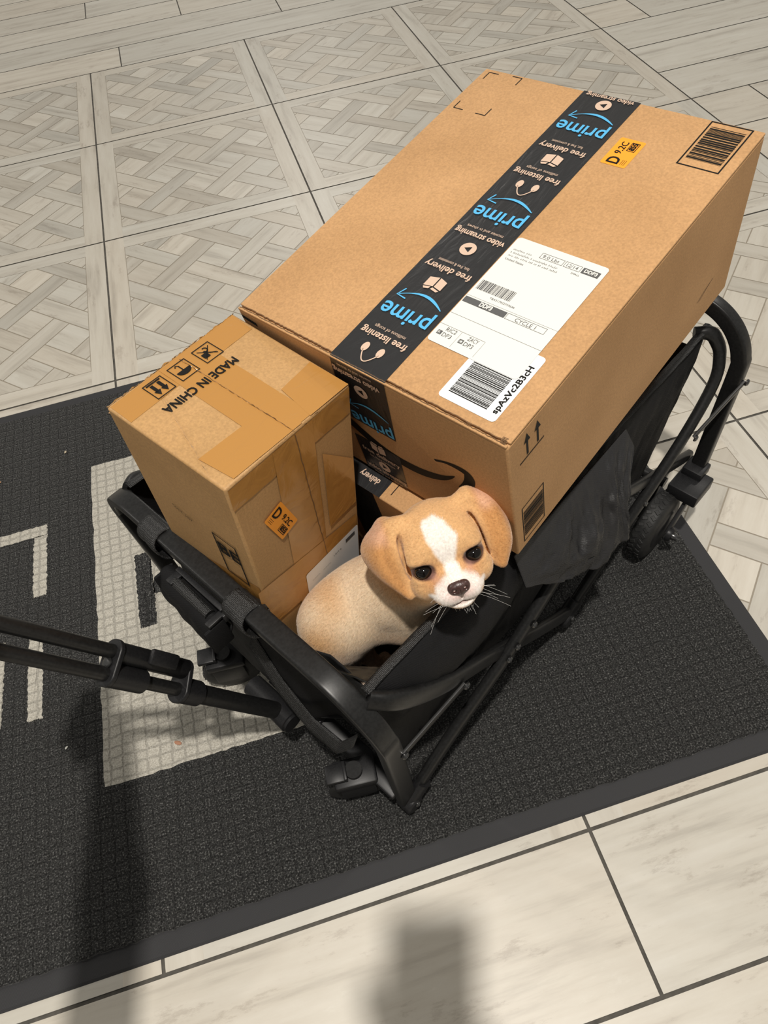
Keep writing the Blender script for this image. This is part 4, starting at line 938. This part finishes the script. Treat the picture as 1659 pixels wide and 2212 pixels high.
# ------------------------------------------------------------------ implicit bodies (smooth union of ellipsoids and tapered limbs)
class Blob:
    def __init__(s, lo, hi, h):
        s.lo = np.array(lo, float); s.h = h; s.n = np.ceil((np.array(hi) - s.lo) / h).astype(int) + 1
        s.D = np.full(tuple(s.n), 0.03, np.float32)
    def _win(s, a, b, pad):
        i0 = np.maximum(((a - pad - s.lo) / s.h).astype(int), 0); i1 = np.minimum(((b + pad - s.lo) / s.h).astype(int) + 2, s.n)
        if (i1 <= i0).any(): return None
        ax = [s.lo[k] + s.h * np.arange(i0[k], i1[k]) for k in range(3)]
        G = np.stack(np.meshgrid(*ax, indexing='ij'), -1); return tuple(slice(i0[k], i1[k]) for k in range(3)), G
    def _put(s, sl, d, k, sub):
        o = s.D[sl]; d = d.astype(np.float32)
        if sub:
            d = -d; h = np.maximum(k - np.abs(o - d), 0) / k; s.D[sl] = np.maximum(o, d) + h * h * k * .25
        else:
            h = np.maximum(k - np.abs(o - d), 0) / k; s.D[sl] = np.minimum(o, d) - h * h * k * .25
    def ell(s, c, r, F=None, k=.012, sub=False):          # F: rows = axes
        c = np.array(c, float); r = np.array(r, float); F = np.eye(3) if F is None else np.array(F)
        e = np.sqrt(((F * r[:, None]) ** 2).sum(0)); q = s._win(c - e, c + e, .022 if not sub else k)
        if q is None: return
        sl, G = q; p = (G - c) @ F.T; k0 = np.sqrt(((p / r) ** 2).sum(-1)); k1 = np.sqrt(((p / r ** 2) ** 2).sum(-1)) + 1e-9
        s._put(sl, k0 * (k0 - 1) / k1, k, sub)
    def limb(s, a, b, ra, rb, k=.012):
        a = np.array(a, float); b = np.array(b, float); m = max(ra, rb); q = s._win(np.minimum(a, b) - m, np.maximum(a, b) + m, .022)
        if q is None: return
        sl, G = q; ab = b - a; t = np.clip(((G - a) @ ab) / (ab @ ab), 0, 1)
        s._put(sl, np.linalg.norm(G - a - t[..., None] * ab, axis=-1) - (ra + (rb - ra) * t), k, False)
    def mesh(s):
        D = s.D; S = D < 0; n = S.shape
        c = np.zeros((n[0] - 1, n[1] - 1, n[2] - 1), int)
        for a in (0, 1):
            for b in (0, 1):
                for e in (0, 1): c += S[a:n[0] - 1 + a, b:n[1] - 1 + b, e:n[2] - 1 + e]
        act = (c > 0) & (c < 8); idx = np.full(act.shape, -1, int); ii = np.argwhere(act); idx[act] = np.arange(len(ii))
        P = np.zeros((len(ii), 3)); W = np.zeros(len(ii)); cor = [(a, b, e) for a in (0, 1) for b in (0, 1) for e in (0, 1)]
        for p in range(8):
            for q in range(p + 1, 8):
                if sum(abs(cor[p][k] - cor[q][k]) for k in range(3)) != 1: continue
                va = D[tuple((ii + cor[p]).T)]; vb = D[tuple((ii + cor[q]).T)]; m = (va < 0) != (vb < 0)
                t = np.where(m, va / np.where(va - vb == 0, 1, va - vb), 0)
                pt = np.array(cor[p]) + t[:, None] * (np.array(cor[q]) - np.array(cor[p])); P += pt * m[:, None]; W += m
        V = s.lo + s.h * (ii + P / W[:, None]); F = []
        for ax in range(3):
            b, e = [(1, 2), (2, 0), (0, 1)][ax]; sa = [slice(None)] * 3; sb = [slice(None)] * 3; sa[ax] = slice(0, -1); sb[ax] = slice(1, None)
            A, B = S[tuple(sa)], S[tuple(sb)]; E = np.argwhere(A != B); ok = (E[:, b] > 0) & (E[:, e] > 0); E = E[ok]
            if not len(E): continue
            ob = np.zeros(3, int); ob[b] = 1; oe = np.zeros(3, int); oe[e] = 1
            lim = np.array(act.shape); E = E[(E < lim).all(1)]
            q = np.stack([idx[tuple((E - ob - oe).T)], idx[tuple((E - oe).T)], idx[tuple(E.T)], idx[tuple((E - ob).T)]], 1)
            fl = A[tuple(E.T)]; q[~fl] = q[~fl][:, ::-1]; F.append(q[(q >= 0).all(1)])
        return V, np.concatenate(F)

# ------------------------------------------------------------------ the puppy
def puppy():
    Hc = np.array((0.47467, -2.84825, 0.49725)); HK = 0.945      # head centre and size
    HX = np.array((0.99303, 0.00533, 0.1177)); HF = np.array((-0.06134, -0.82954, 0.55507)); HU = np.array((-0.1006, 0.55842, 0.82343))
    FR_ = np.array((HX, HF, HU))
    def H(x, f, u): return Hc + (HX * x + HF * f + HU * u) * HK
    def Wp(u, v, z): p = WM @ Vector((u, v, z)); return np.array((p.x, p.y, p.z))
    B = Blob((0.28, -2.98, 0.13), (0.60, -2.66, 0.60), 0.0017)
    # trunk
    B.ell(Wp(.128, .088, .386), (.040, .040, .040), k=.02)
    def along(a, b):                                        # frame with first axis from a to b
        d = (b - a) / np.linalg.norm(b - a); z = np.array((0, 0, 1.)); y = np.cross(z, d); y /= np.linalg.norm(y); return np.array((d, y, np.cross(d, y)))
    pr, pf = Wp(.056, .135, .318), Wp(.122, .092, .372); F = along(pr, pf)
    B.ell(Wp(.095, .119, .350), (.070, .050, .048), F, k=.03)
    B.ell(Wp(.058, .136, .322), (.050, .045, .047), F, k=.03)
    B.ell(Wp(.127, .078, .358), (.040, .040, .048), F, k=.012)
    B.limb(Wp(.125, .082, .385), Hc - HF * .010 - HU * .014, .036, .033, k=.03)
    B.ell(Wp(.100, .124, .336), (.050, .034, .030), F, k=.03)
    # hind legs
    for s, (kn, hk, pw) in enumerate((((.046, .126, .250), (.048, .134, .190), (.060, .126, .152)), ((.098, .142, .252), (.085, .135, .195), (.100, .120, .152)))):
        hip = Wp(.052 + .03 * s, .132 + .012 * s, .300)
        B.ell(hip, (.033, .028, .040), k=.018); B.limb(hip, Wp(*kn), .034, .022, k=.018); B.limb(Wp(*kn), Wp(*hk), .0185, .012, k=.012); B.limb(Wp(*hk), Wp(pw[0] - .008, pw[1], .158), .0115, .0115, k=.01)
        B.ell(Wp(*pw), (.017, .014, .0095), k=.008)
        for t in (-1, 0, 1): B.ell(Wp(pw[0] + .012, pw[1] + t * .0085, pw[2] - .001), (.0075, .005, .0065), k=.004)
    # front legs
    for sh, el, wr_, pw in (((.128, .064, .358), (.1375, .054, .306), (.140, .050, .200), (.150, .046, .152)), ((.112, .076, .330), (.128, .072, .272), (.132, .078, .195), (.142, .076, .152))):
        B.limb(Wp(*sh), Wp(*el), .031, .021, k=.02); B.limb(Wp(*el), Wp(*wr_), .0185, .0125, k=.012); B.limb(Wp(*wr_), Wp(pw[0] - .006, pw[1], .16), .012, .012, k=.01)
        B.ell(Wp(*pw), (.017, .014, .0095), k=.008)
        for t in (-1, 0, 1): B.ell(Wp(pw[0] + .012, pw[1] + t * .0085, pw[2] - .001), (.0075, .005, .0065), k=.004)
    B.limb(Wp(.030, .150, .300), Wp(.024, .150, .235), .010, .005, k=.012)
    # head
    E = lambda x, f, u, r, k=.010, sub=False: B.ell(H(x, f, u), tuple(q * HK for q in r), FR_, k, sub)
    E(0, -.008, .012, (.0475, .041, .0455), .02); E(0, .012, .020, (.038, .028, .029), .014)
    for s in (-1, 1):
        E(s * .0215, .024, .0190, (.0135, .0100, .0070), .016)
        E(s * .0270, .016, -.0165, (.0185, .0230, .0200), .014)
        E(s * .0115, .0435, -.0225, (.0150, .0175, .0130), .007)
        E(s * .0270, .0390, .0028, (.0096, .0085, .0084), .005, True)
        E(s * .0268, .0290, .0140, (.0112, .0080, .0022), .006); E(s * .0272, .0300, -.0062, (.0110, .0080, .0026), .004)
    E(0, .034, -.0165, (.0240, .0250, .0165), .012); E(0, .044, -.0090, (.0105, .0180, .0075), .008)
    E(0, .0390, -.0355, (.0150, .0180, .0088), .006)
    E(0, .0600, -.0260, (.0012, .0060, .0065), .003, True)
    for s in (-1, 1): E(s * .0080, .0560, -.0335, (.0100, .0045, .0010), .0025, True)
    # ears: folded sheets of overlapping small balls
    LI = [(-.0330, .002, .0500), (-.0420, .014, .0400), (-.0450, .020, .0206), (-.0445, .019, -.0003), (-.0425, .016, -.0205)]
    LO = [(-.0500, -.018, .0480), (-.0690, -.022, .0370), (-.0790, -.018, .0220), (-.0715, -.004, -.0010), (-.0470, .012, -.0265)]
    RI = [(.0330, -.002, .0490), (.0420, .009, .0350), (.0455, .016, .0155), (.0460, .017, -.0031), (.0480, .012, -.0240)]
    RO = [(.0440, -.008, .0520), (.0640, -.004, .0400), (.0725, .000, .0130), (.0700, .004, -.0120), (.0550, .008, -.0310)]
    def spl(P, t):
        k = t * (len(P) - 1); i = min(int(k), len(P) - 2); q = k - i; p = [np.array(P[min(max(j, 0), len(P) - 1)]) for j in (i - 1, i, i + 1, i + 2)]
        return 0.5 * (2 * p[1] + (p[2] - p[0]) * q + (2 * p[0] - 5 * p[1] + 4 * p[2] - p[3]) * q * q + (3 * p[1] - p[0] - 3 * p[2] + p[3]) * q ** 3)
    for I_, O_, s in ((LI, LO, -1), (RI, RO, 1)):
        nt, nsd = 30, 18
        for i in range(nt + 1):
            for j in range(nsd + 1):
                t, q = i / nt, j / nsd; a, b = spl(I_, t), spl(O_, t); p = a * (1 - q) + b * q
                p = p + np.array((s * .004, .0095, 0)) * math.sin(math.pi * q) * (1 - .3 * t) - np.array((0, .0055, 0)) * math.exp(-((q - .30) / .09) ** 2) * (1 - t)
                r = .0036 * (1 - .25 * abs(2 * q - 1) ** 3) * (1.15 - .3 * t)
                B.ell(H(*p), (r, r, r), k=.0025)
        for i in range(4, 27):                       # crease between the ear and the cheek
            t = i / 30; p = spl(I_, t) + np.array((-s * .0040, -.0010, 0)); B.ell(H(*p), (.0020, .0060, .0020), FR_, .0025, True)
        a, b = spl(I_, 0), spl(O_, 0)
        B.limb(H(*(a * .9)), H(*(b * .93)), .0085, .0075, k=.012)
    V, Fc = B.mesh()
    me = bpy.data.meshes.new('puppy'); me.from_pydata(V.tolist(), [], Fc.tolist()); me.update()
    o = link('puppy', me, M_fur, smooth=True); tag(o, 'tan and white puppy with a white blaze and floppy ears, standing in the wagon', 'dog')
    bm = bmesh.new(); bm.from_mesh(me)
    for _ in range(1): bmesh.ops.smooth_vert(bm, verts=bm.verts, factor=.5, use_axis_x=True, use_axis_y=True, use_axis_z=True)
    bm.to_mesh(me); bm.free()
    for p in me.polygons: p.use_smooth = True
    # coat colours follow the markings
    co = np.zeros(len(me.vertices) * 3); me.vertices.foreach_get('co', co); co = co.reshape(-1, 3)
    no = np.zeros(len(me.vertices) * 3); me.vertices.foreach_get('normal', no); no = no.reshape(-1, 3)
    q = (co - Hc) / HK; x = q @ HX; f = q @ HF; u = q @ HU
    nz = np.array([noise.noise(Vector(c * 22)) for c in co]) ; nf = np.array([noise.noise(Vector(c * 90)) for c in co])
    def ss(a, b, t): t = np.clip((t - a) / (b - a), 0, 1); return t * t * (3 - 2 * t)
    def mix(A, Bc, m): return A * (1 - m[:, None]) + np.array(Bc) * m[:, None]
    zz = co[:, 2]
    C = np.tile(np.array((.700, .415, .190)), (len(co), 1))
    head = ss(.115, .07, np.linalg.norm(q, axis=1))
    C = mix(C, (.820, .640, .440), (1 - head) * (.68 + 1.1 * nz).clip(0, 1))                    # paler patches on the body
    C = mix(C, (.850, .680, .540), (1 - head) * ss(.35, .27, zz))                              # pale belly and legs
    C = mix(C, (.570, .270, .090), head * ss(.042, .054, np.abs(x)) * .85)                      # darker ears
    C = mix(C, (.560, .255, .100), head * np.exp(-(((np.abs(x) - .0215) / .010) ** 2 + ((u + .003) / .013) ** 2)) * (f > .01) * .75)   # rust round the eyes
    wdt = np.interp(u, [-.02, -.004, .006, .018, .030, .045, .053], [.030, .0075, .0062, .0105, .0145, .0125, .004]) + nf * .0016
    cen = np.interp(u, [-.02, .01, .03, .05], [0, .001, .001, -.003])
    bl = ss(.0022, -.0018, np.abs(x - cen) - wdt) * (f > -.012) * ss(.053, .050, u + nf * .002) * ss(-.03, -.02, u)
    muz = ss(1.12, .90, np.sqrt((x / .0235) ** 2 + ((f - .052) / .030) ** 2 + ((u + .020) / .0195) ** 2) + nf * .10)
    C = mix(C, (.880, .830, .770), head * np.maximum(bl, muz))
    C = mix(C, (.780, .440, .400), head * np.exp(-((x / .015) ** 2 + ((f - .060) / .010) ** 2 + ((u + .018) / .010) ** 2)) * .65)      # pink skin by the nose
    C = mix(C, (.25, .10, .085), head * np.exp(-((x / .014) ** 2 + ((u + .0330) / .0016) ** 2)) * (f > .045) * .9)                      # lip line
    for s in (-1, 1):
        de = np.sqrt(((x - s * .0272) / .0128) ** 2 + ((u - .0030) / .0085) ** 2)
        C = mix(C, (.085, .035, .025), head * ss(1.12, .85, de) * (f > .015)); C = mix(C, (.62, .33, .26), head * np.exp(-(((x - s * .018) / .005) ** 2 + ((u + .004) / .005) ** 2)) * (f > .015) * .45)
    C = mix(C, (.84, .53, .42), head * ss(.03, .045, u) * ss(.045, .055, np.abs(x)) * .45)      # thin pinkish ear tops
    C = np.clip(C * (1 + .05 * nz[:, None]), 0, 1)
    ca = me.color_attributes.new('coat', 'FLOAT_COLOR', 'POINT'); buf = np.ones((len(co), 4)); buf[:, :3] = C; ca.data.foreach_set('color', buf.ravel())
    # short coat: fine hairs lying along the body
    rnd = np.random.default_rng(4); me.calc_loop_triangles(); nt_ = len(me.loop_triangles)
    tv = np.zeros(nt_ * 3, int); me.loop_triangles.foreach_get('vertices', tv); tv = tv.reshape(-1, 3)
    a_, b_, c_ = co[tv[:, 0]], co[tv[:, 1]], co[tv[:, 2]]; ar = np.linalg.norm(np.cross(b_ - a_, c_ - a_), axis=1); NH = 60000
    pick = rnd.choice(nt_, NH, p=ar / ar.sum()); r1 = np.sqrt(rnd.random(NH)); r2 = rnd.random(NH); w0, w1, w2 = (1 - r1)[:, None], (r1 * (1 - r2))[:, None], (r1 * r2)[:, None]
    P0 = a_[pick] * w0 + b_[pick] * w1 + c_[pick] * w2; NN = no[tv[pick]].mean(1); NN /= np.linalg.norm(NN, axis=1)[:, None] + 1e-9; CC = C[tv[pick, 0]]
    hd_ = ss(.105, .075, np.linalg.norm(P0 - Hc, axis=1))[:, None]; back = (pr - pf) / np.linalg.norm(pr - pf)
    qx = (P0 - Hc) @ HX / HK
    flow = hd_ * (-HF * .55 + HU * .0 + HX * (qx * 14)[:, None] - HU * (np.abs(qx) * 10)[:, None] + HU * .25) + (1 - hd_) * (back - np.array((0, 0, .35)))
    flow = flow + rnd.normal(0, .16, (NH, 3)); flow -= NN * (flow * NN).sum(1)[:, None]; flow /= np.linalg.norm(flow, axis=1)[:, None] + 1e-9
    sidev = np.cross(NN, flow); Ln = (np.where(hd_[:, 0] > .5, .0026, .0046) * rnd.uniform(.6, 1.25, NH))[:, None]; wd_ = .00011
    keep = ~((hd_[:, 0] > .5) & (np.abs(np.abs(qx) - .0272) < .012) & (np.abs((P0 - Hc) @ HU - .003) < .009) & ((P0 - Hc) @ HF > .01))
    V1 = P0 + sidev * wd_; V2 = P0 - sidev * wd_; V3 = P0 + flow * Ln * .55 + NN * Ln * .10 - sidev * wd_ * .8; V4 = P0 + flow * Ln * .55 + NN * Ln * .10 + sidev * wd_ * .8; V5 = P0 + flow * Ln + NN * Ln * .13
    VV = np.stack([V1, V2, V3, V4, V5], 1)[keep]; CC = CC[keep]; n_ = len(VV); ix = np.arange(n_) * 5
    fm = bpy.data.meshes.new('fur'); FF_ = np.stack([ix, ix + 1, ix + 2, ix + 3], 1).tolist() + np.stack([ix + 3, ix + 2, ix + 4], 1).tolist()
    fm.from_pydata(VV.reshape(-1, 3).tolist(), [], FF_); fm.update()
    fa = fm.color_attributes.new('coat', 'FLOAT_COLOR', 'POINT'); cb = np.ones((n_ * 5, 4)); cb[:, :3] = np.repeat(np.clip(CC * rnd.uniform(.86, 1.16, (n_, 1)), 0, 1), 5, axis=0); fa.data.foreach_set('color', cb.ravel())
    link('fur', fm, M_fur, o)['kind'] = 'stuff'
    # eyes, nose, whiskers
    for s in (-1, 1):
        bm = bmesh.new(); bmesh.ops.create_uvsphere(bm, u_segments=32, v_segments=24, radius=.0088)
        for v in bm.verts: v.co = Vector(H(s * .0268, .0312, .0026)) + Vector(HX) * v.co.x + Vector(HF) * v.co.y + Vector(HU) * v.co.z * .86
        m2 = bpy.data.meshes.new('eye'); bm.to_mesh(m2); bm.free(); link('eye', m2, M_eye, o, smooth=True)['label'] = 'dark shiny eye'
    NB = Blob(H(-.018, .045, -.03) - .02, H(.018, .072, 0) + .02, .0007)
    NB.ell(H(0, .0590, -.0125), (.0100, .0065, .0068), FR_, .004); NB.ell(H(0, .0570, -.0180), (.0060, .0060, .0050), FR_, .005)
    for s in (-1, 1):
        NB.ell(H(s * .0066, .0590, -.0140), (.0046, .0052, .0052), FR_, .003); NB.ell(H(s * .0056, .0665, -.0140), (.0023, .0050, .0020), FR_, .0015, True)
    NB.ell(H(0, .0665, -.0190), (.0006, .003, .0050), FR_, .001, True)
    v3, f3 = NB.mesh(); pyd('nose', v3.tolist(), f3.tolist(), M_nose, o, smooth=True)['label'] = 'brown moist nose'
    rnd = random.Random(8); wb = MB()
    for s in (-1, 1):
        for i in range(7):
            a = np.array((s * rnd.uniform(.012, .019), rnd.uniform(.046, .057), rnd.uniform(-.032, -.017))); L_ = rnd.uniform(.018, .036)
            dr = np.array((s * rnd.uniform(.7, 1.0), rnd.uniform(.1, .5), rnd.uniform(-.7, .2))); dr /= np.linalg.norm(dr)
            P = [H(*(a + dr * L_ * t + np.array((0, -.25, -.35)) * L_ * t * t * .6)) for t in (0, .25, .5, .75, 1)]
            wb.tube(P, .00007, n=4, sub=3)
    for i in range(12):
        a = np.array((rnd.uniform(-.014, .014), rnd.uniform(.040, .052), -.041)); dr = np.array((rnd.uniform(-.5, .5), rnd.uniform(-.1, .5), -1.)); L_ = rnd.uniform(.006, .012)
        wb.tube([H(*(a + dr * L_ * t)) for t in (0, .5, 1)], .00009, n=4, sub=2)
    wb.build('whiskers', M_whisk, o)['kind'] = 'stuff'
    return o
puppy()

# ------------------------------------------------------------------ the photographer (outside the frame, casting the shadows on mat and floor) and the phone
def photographer():
    R_, D_, F_ = AX
    pc = CAM - F_ * .014 + D_ * .066
    Mx = Matrix((R_, -D_, -F_)).transposed()
    ph = MB().box((0, 0, 0), (.0775, .160, .0080), r=.0035, seg=3); 
    o = ph.build('phone', M_plastic, None, ang=40); o.matrix_world = Matrix.Translation(pc) @ Mx.to_4x4()
    tag(o, 'black phone held up in the right hand to take the picture', 'phone')
    lens = MB()
    for x, y in ((-.022, .062), (-.022, .044)): lens.lathe((x, y, -.0045), (0, 0, -1), [(0, .0075), (.0014, .0072), (.0014, .006)], 20)
    lens.build('rear_lens', M_bolt, o)
    def P3(x, y, z=0): return tuple(pc + R_ * x - D_ * y - F_ * z)
    grip = HQ(.546, -HSG * .020); g = WM @ grip
    lo = Vector((-.55, -4.05, 0.0)); hi = Vector((.95, -2.72, 1.66)); 
    B = Blob(lo, hi, .0095)
    ft = .0
    for s in (-1, 1):
        B.limb((.30 + s * .10, -3.66, .88), (.30 + s * .11, -3.62, .48), .082, .058, k=.05); B.limb((.30 + s * .11, -3.62, .48), (.30 + s * .11, -3.66, .10), .055, .040, k=.03)
        B.ell((.30 + s * .115, -3.60, .045), (.048, .125, .045), k=.03)
    B.ell((.30, -3.66, .93), (.165, .115, .13), k=.06); B.ell((.30, -3.66, 1.12), (.155, .105, .19), k=.06); B.ell((.30, -3.65, 1.26), (.175, .10, .10), k=.06)
    B.limb((.30, -3.64, 1.32), (.30, -3.60, 1.43), .052, .050, k=.04); B.ell((.30, -3.57, 1.50), (.078, .095, .115), np.array(((1, 0, 0), (0, .87, -.5), (0, .5, .87))), k=.03)
    gd = (WM.to_3x3() @ (HQ(.5, HSG) - HQ(.5))).normalized()
    al = (Vector((-.15, .95, -.45))); al = (al - gd * al.dot(gd)).normalized(); nn = gd.cross(al); nn = nn if nn.z < 0 else -nn
    lc = g - al * .030 - nn * .026; wl = lc - al * .085
    rl = (-D_ * .8 - R_ * .45).normalized(); rc = Vector(P3(.012, -.052, .026)); wr_r = rc - rl * .085
    B.limb((.49, -3.66, 1.27), (.53, -3.58, 1.02), .055, .042, k=.05); B.limb((.53, -3.58, 1.02), tuple(wr_r), .040, .029, k=.03)
    B.limb((.12, -3.66, 1.27), (.035, -3.36, 1.00), .055, .042, k=.05); B.limb((.035, -3.36, 1.00), (.045, -3.06, .74), .040, .034, k=.03); B.limb((.045, -3.06, .74), tuple(wl), .034, .027, k=.03)
    V, F = B.mesh()
    p = pyd('person', V.tolist(), F.tolist(), M_coat_cloth, None, smooth=True)
    tag(p, 'person in dark clothes standing behind the camera, holding a phone and the wagon handle', 'person')
    # face features and hair
    fb = Blob((.17, -3.75, 1.34), (.43, -3.42, 1.66), .004); fc = np.array(((1, 0, 0), (0, .87, -.5), (0, .5, .87)))
    fb.ell((.30, -3.566, 1.50), (.079, .096, .117), fc, .01); fb.ell((.30, -3.475, 1.455), (.013, .018, .022), fc, .012); fb.ell((.30, -3.51, 1.405), (.028, .016, .007), fc, .008)
    for s in (-1, 1): fb.ell((.30 + s * .032, -3.488, 1.490), (.015, .010, .008), fc, .006, True); fb.ell((.30 + s * .079, -3.57, 1.485), (.009, .018, .030), fc, .006)
    v, f = fb.mesh(); pyd('face', v.tolist(), f.tolist(), M_skin, p, smooth=True)
    hb = Blob((.17, -3.75, 1.34), (.43, -3.42, 1.68), .005); hb.ell((.30, -3.60, 1.535), (.090, .098, .108), fc, .01); v, f = hb.mesh(); pyd('hair', v.tolist(), f.tolist(), mat('brown_hair', (.06, .035, .02), .6), p, smooth=True)
    # hands: palm, four fingers and a thumb each
    def hand(name, palm, across, along, nrm, curl, mirror):
        a, l, n = [np.array(Vector(q).normalized()) for q in (across, along, nrm)]; c = np.array(palm)
        hb = Blob(c - .13, c + .13, .0026)
        hb.ell(c, (.040, .046, .0145), np.array((a, l, n)), .012); hb.limb(c - l * .035, c - l * .075, .026, .027, k=.02)
        for i, (x, L_, r) in enumerate(((-.030, .062, .0082), (-.010, .070, .0086), (.011, .066, .0084), (.030, .052, .0074))):
            b = c + a * x + l * .040; seg = (.44, .32, .24); ang = .1
            for q, fr in enumerate(seg):
                ang += curl; e = b + (l * math.cos(ang) + n * math.sin(ang)) * L_ * fr; hb.limb(b, e, r * (1 - .08 * q), r * (.94 - .08 * q), k=.005); b = e
        b = c - a * .030 * mirror - l * .018; m1 = b + (-a * mirror * .020 + l * .022 + n * .014); hb.limb(b, m1, .0125, .0105, k=.01); hb.limb(m1, m1 + l * .016 + n * .018 - a * mirror * .002, .0100, .0085, k=.005)
        v, f = hb.mesh(); pyd(name, v.tolist(), f.tolist(), M_skin, p, smooth=True)
    hand('hand', tuple(rc), R_, rl, F_, .55, -1)
    hand('hand', tuple(lc), gd, al, nn, .95, 1)
photographer()
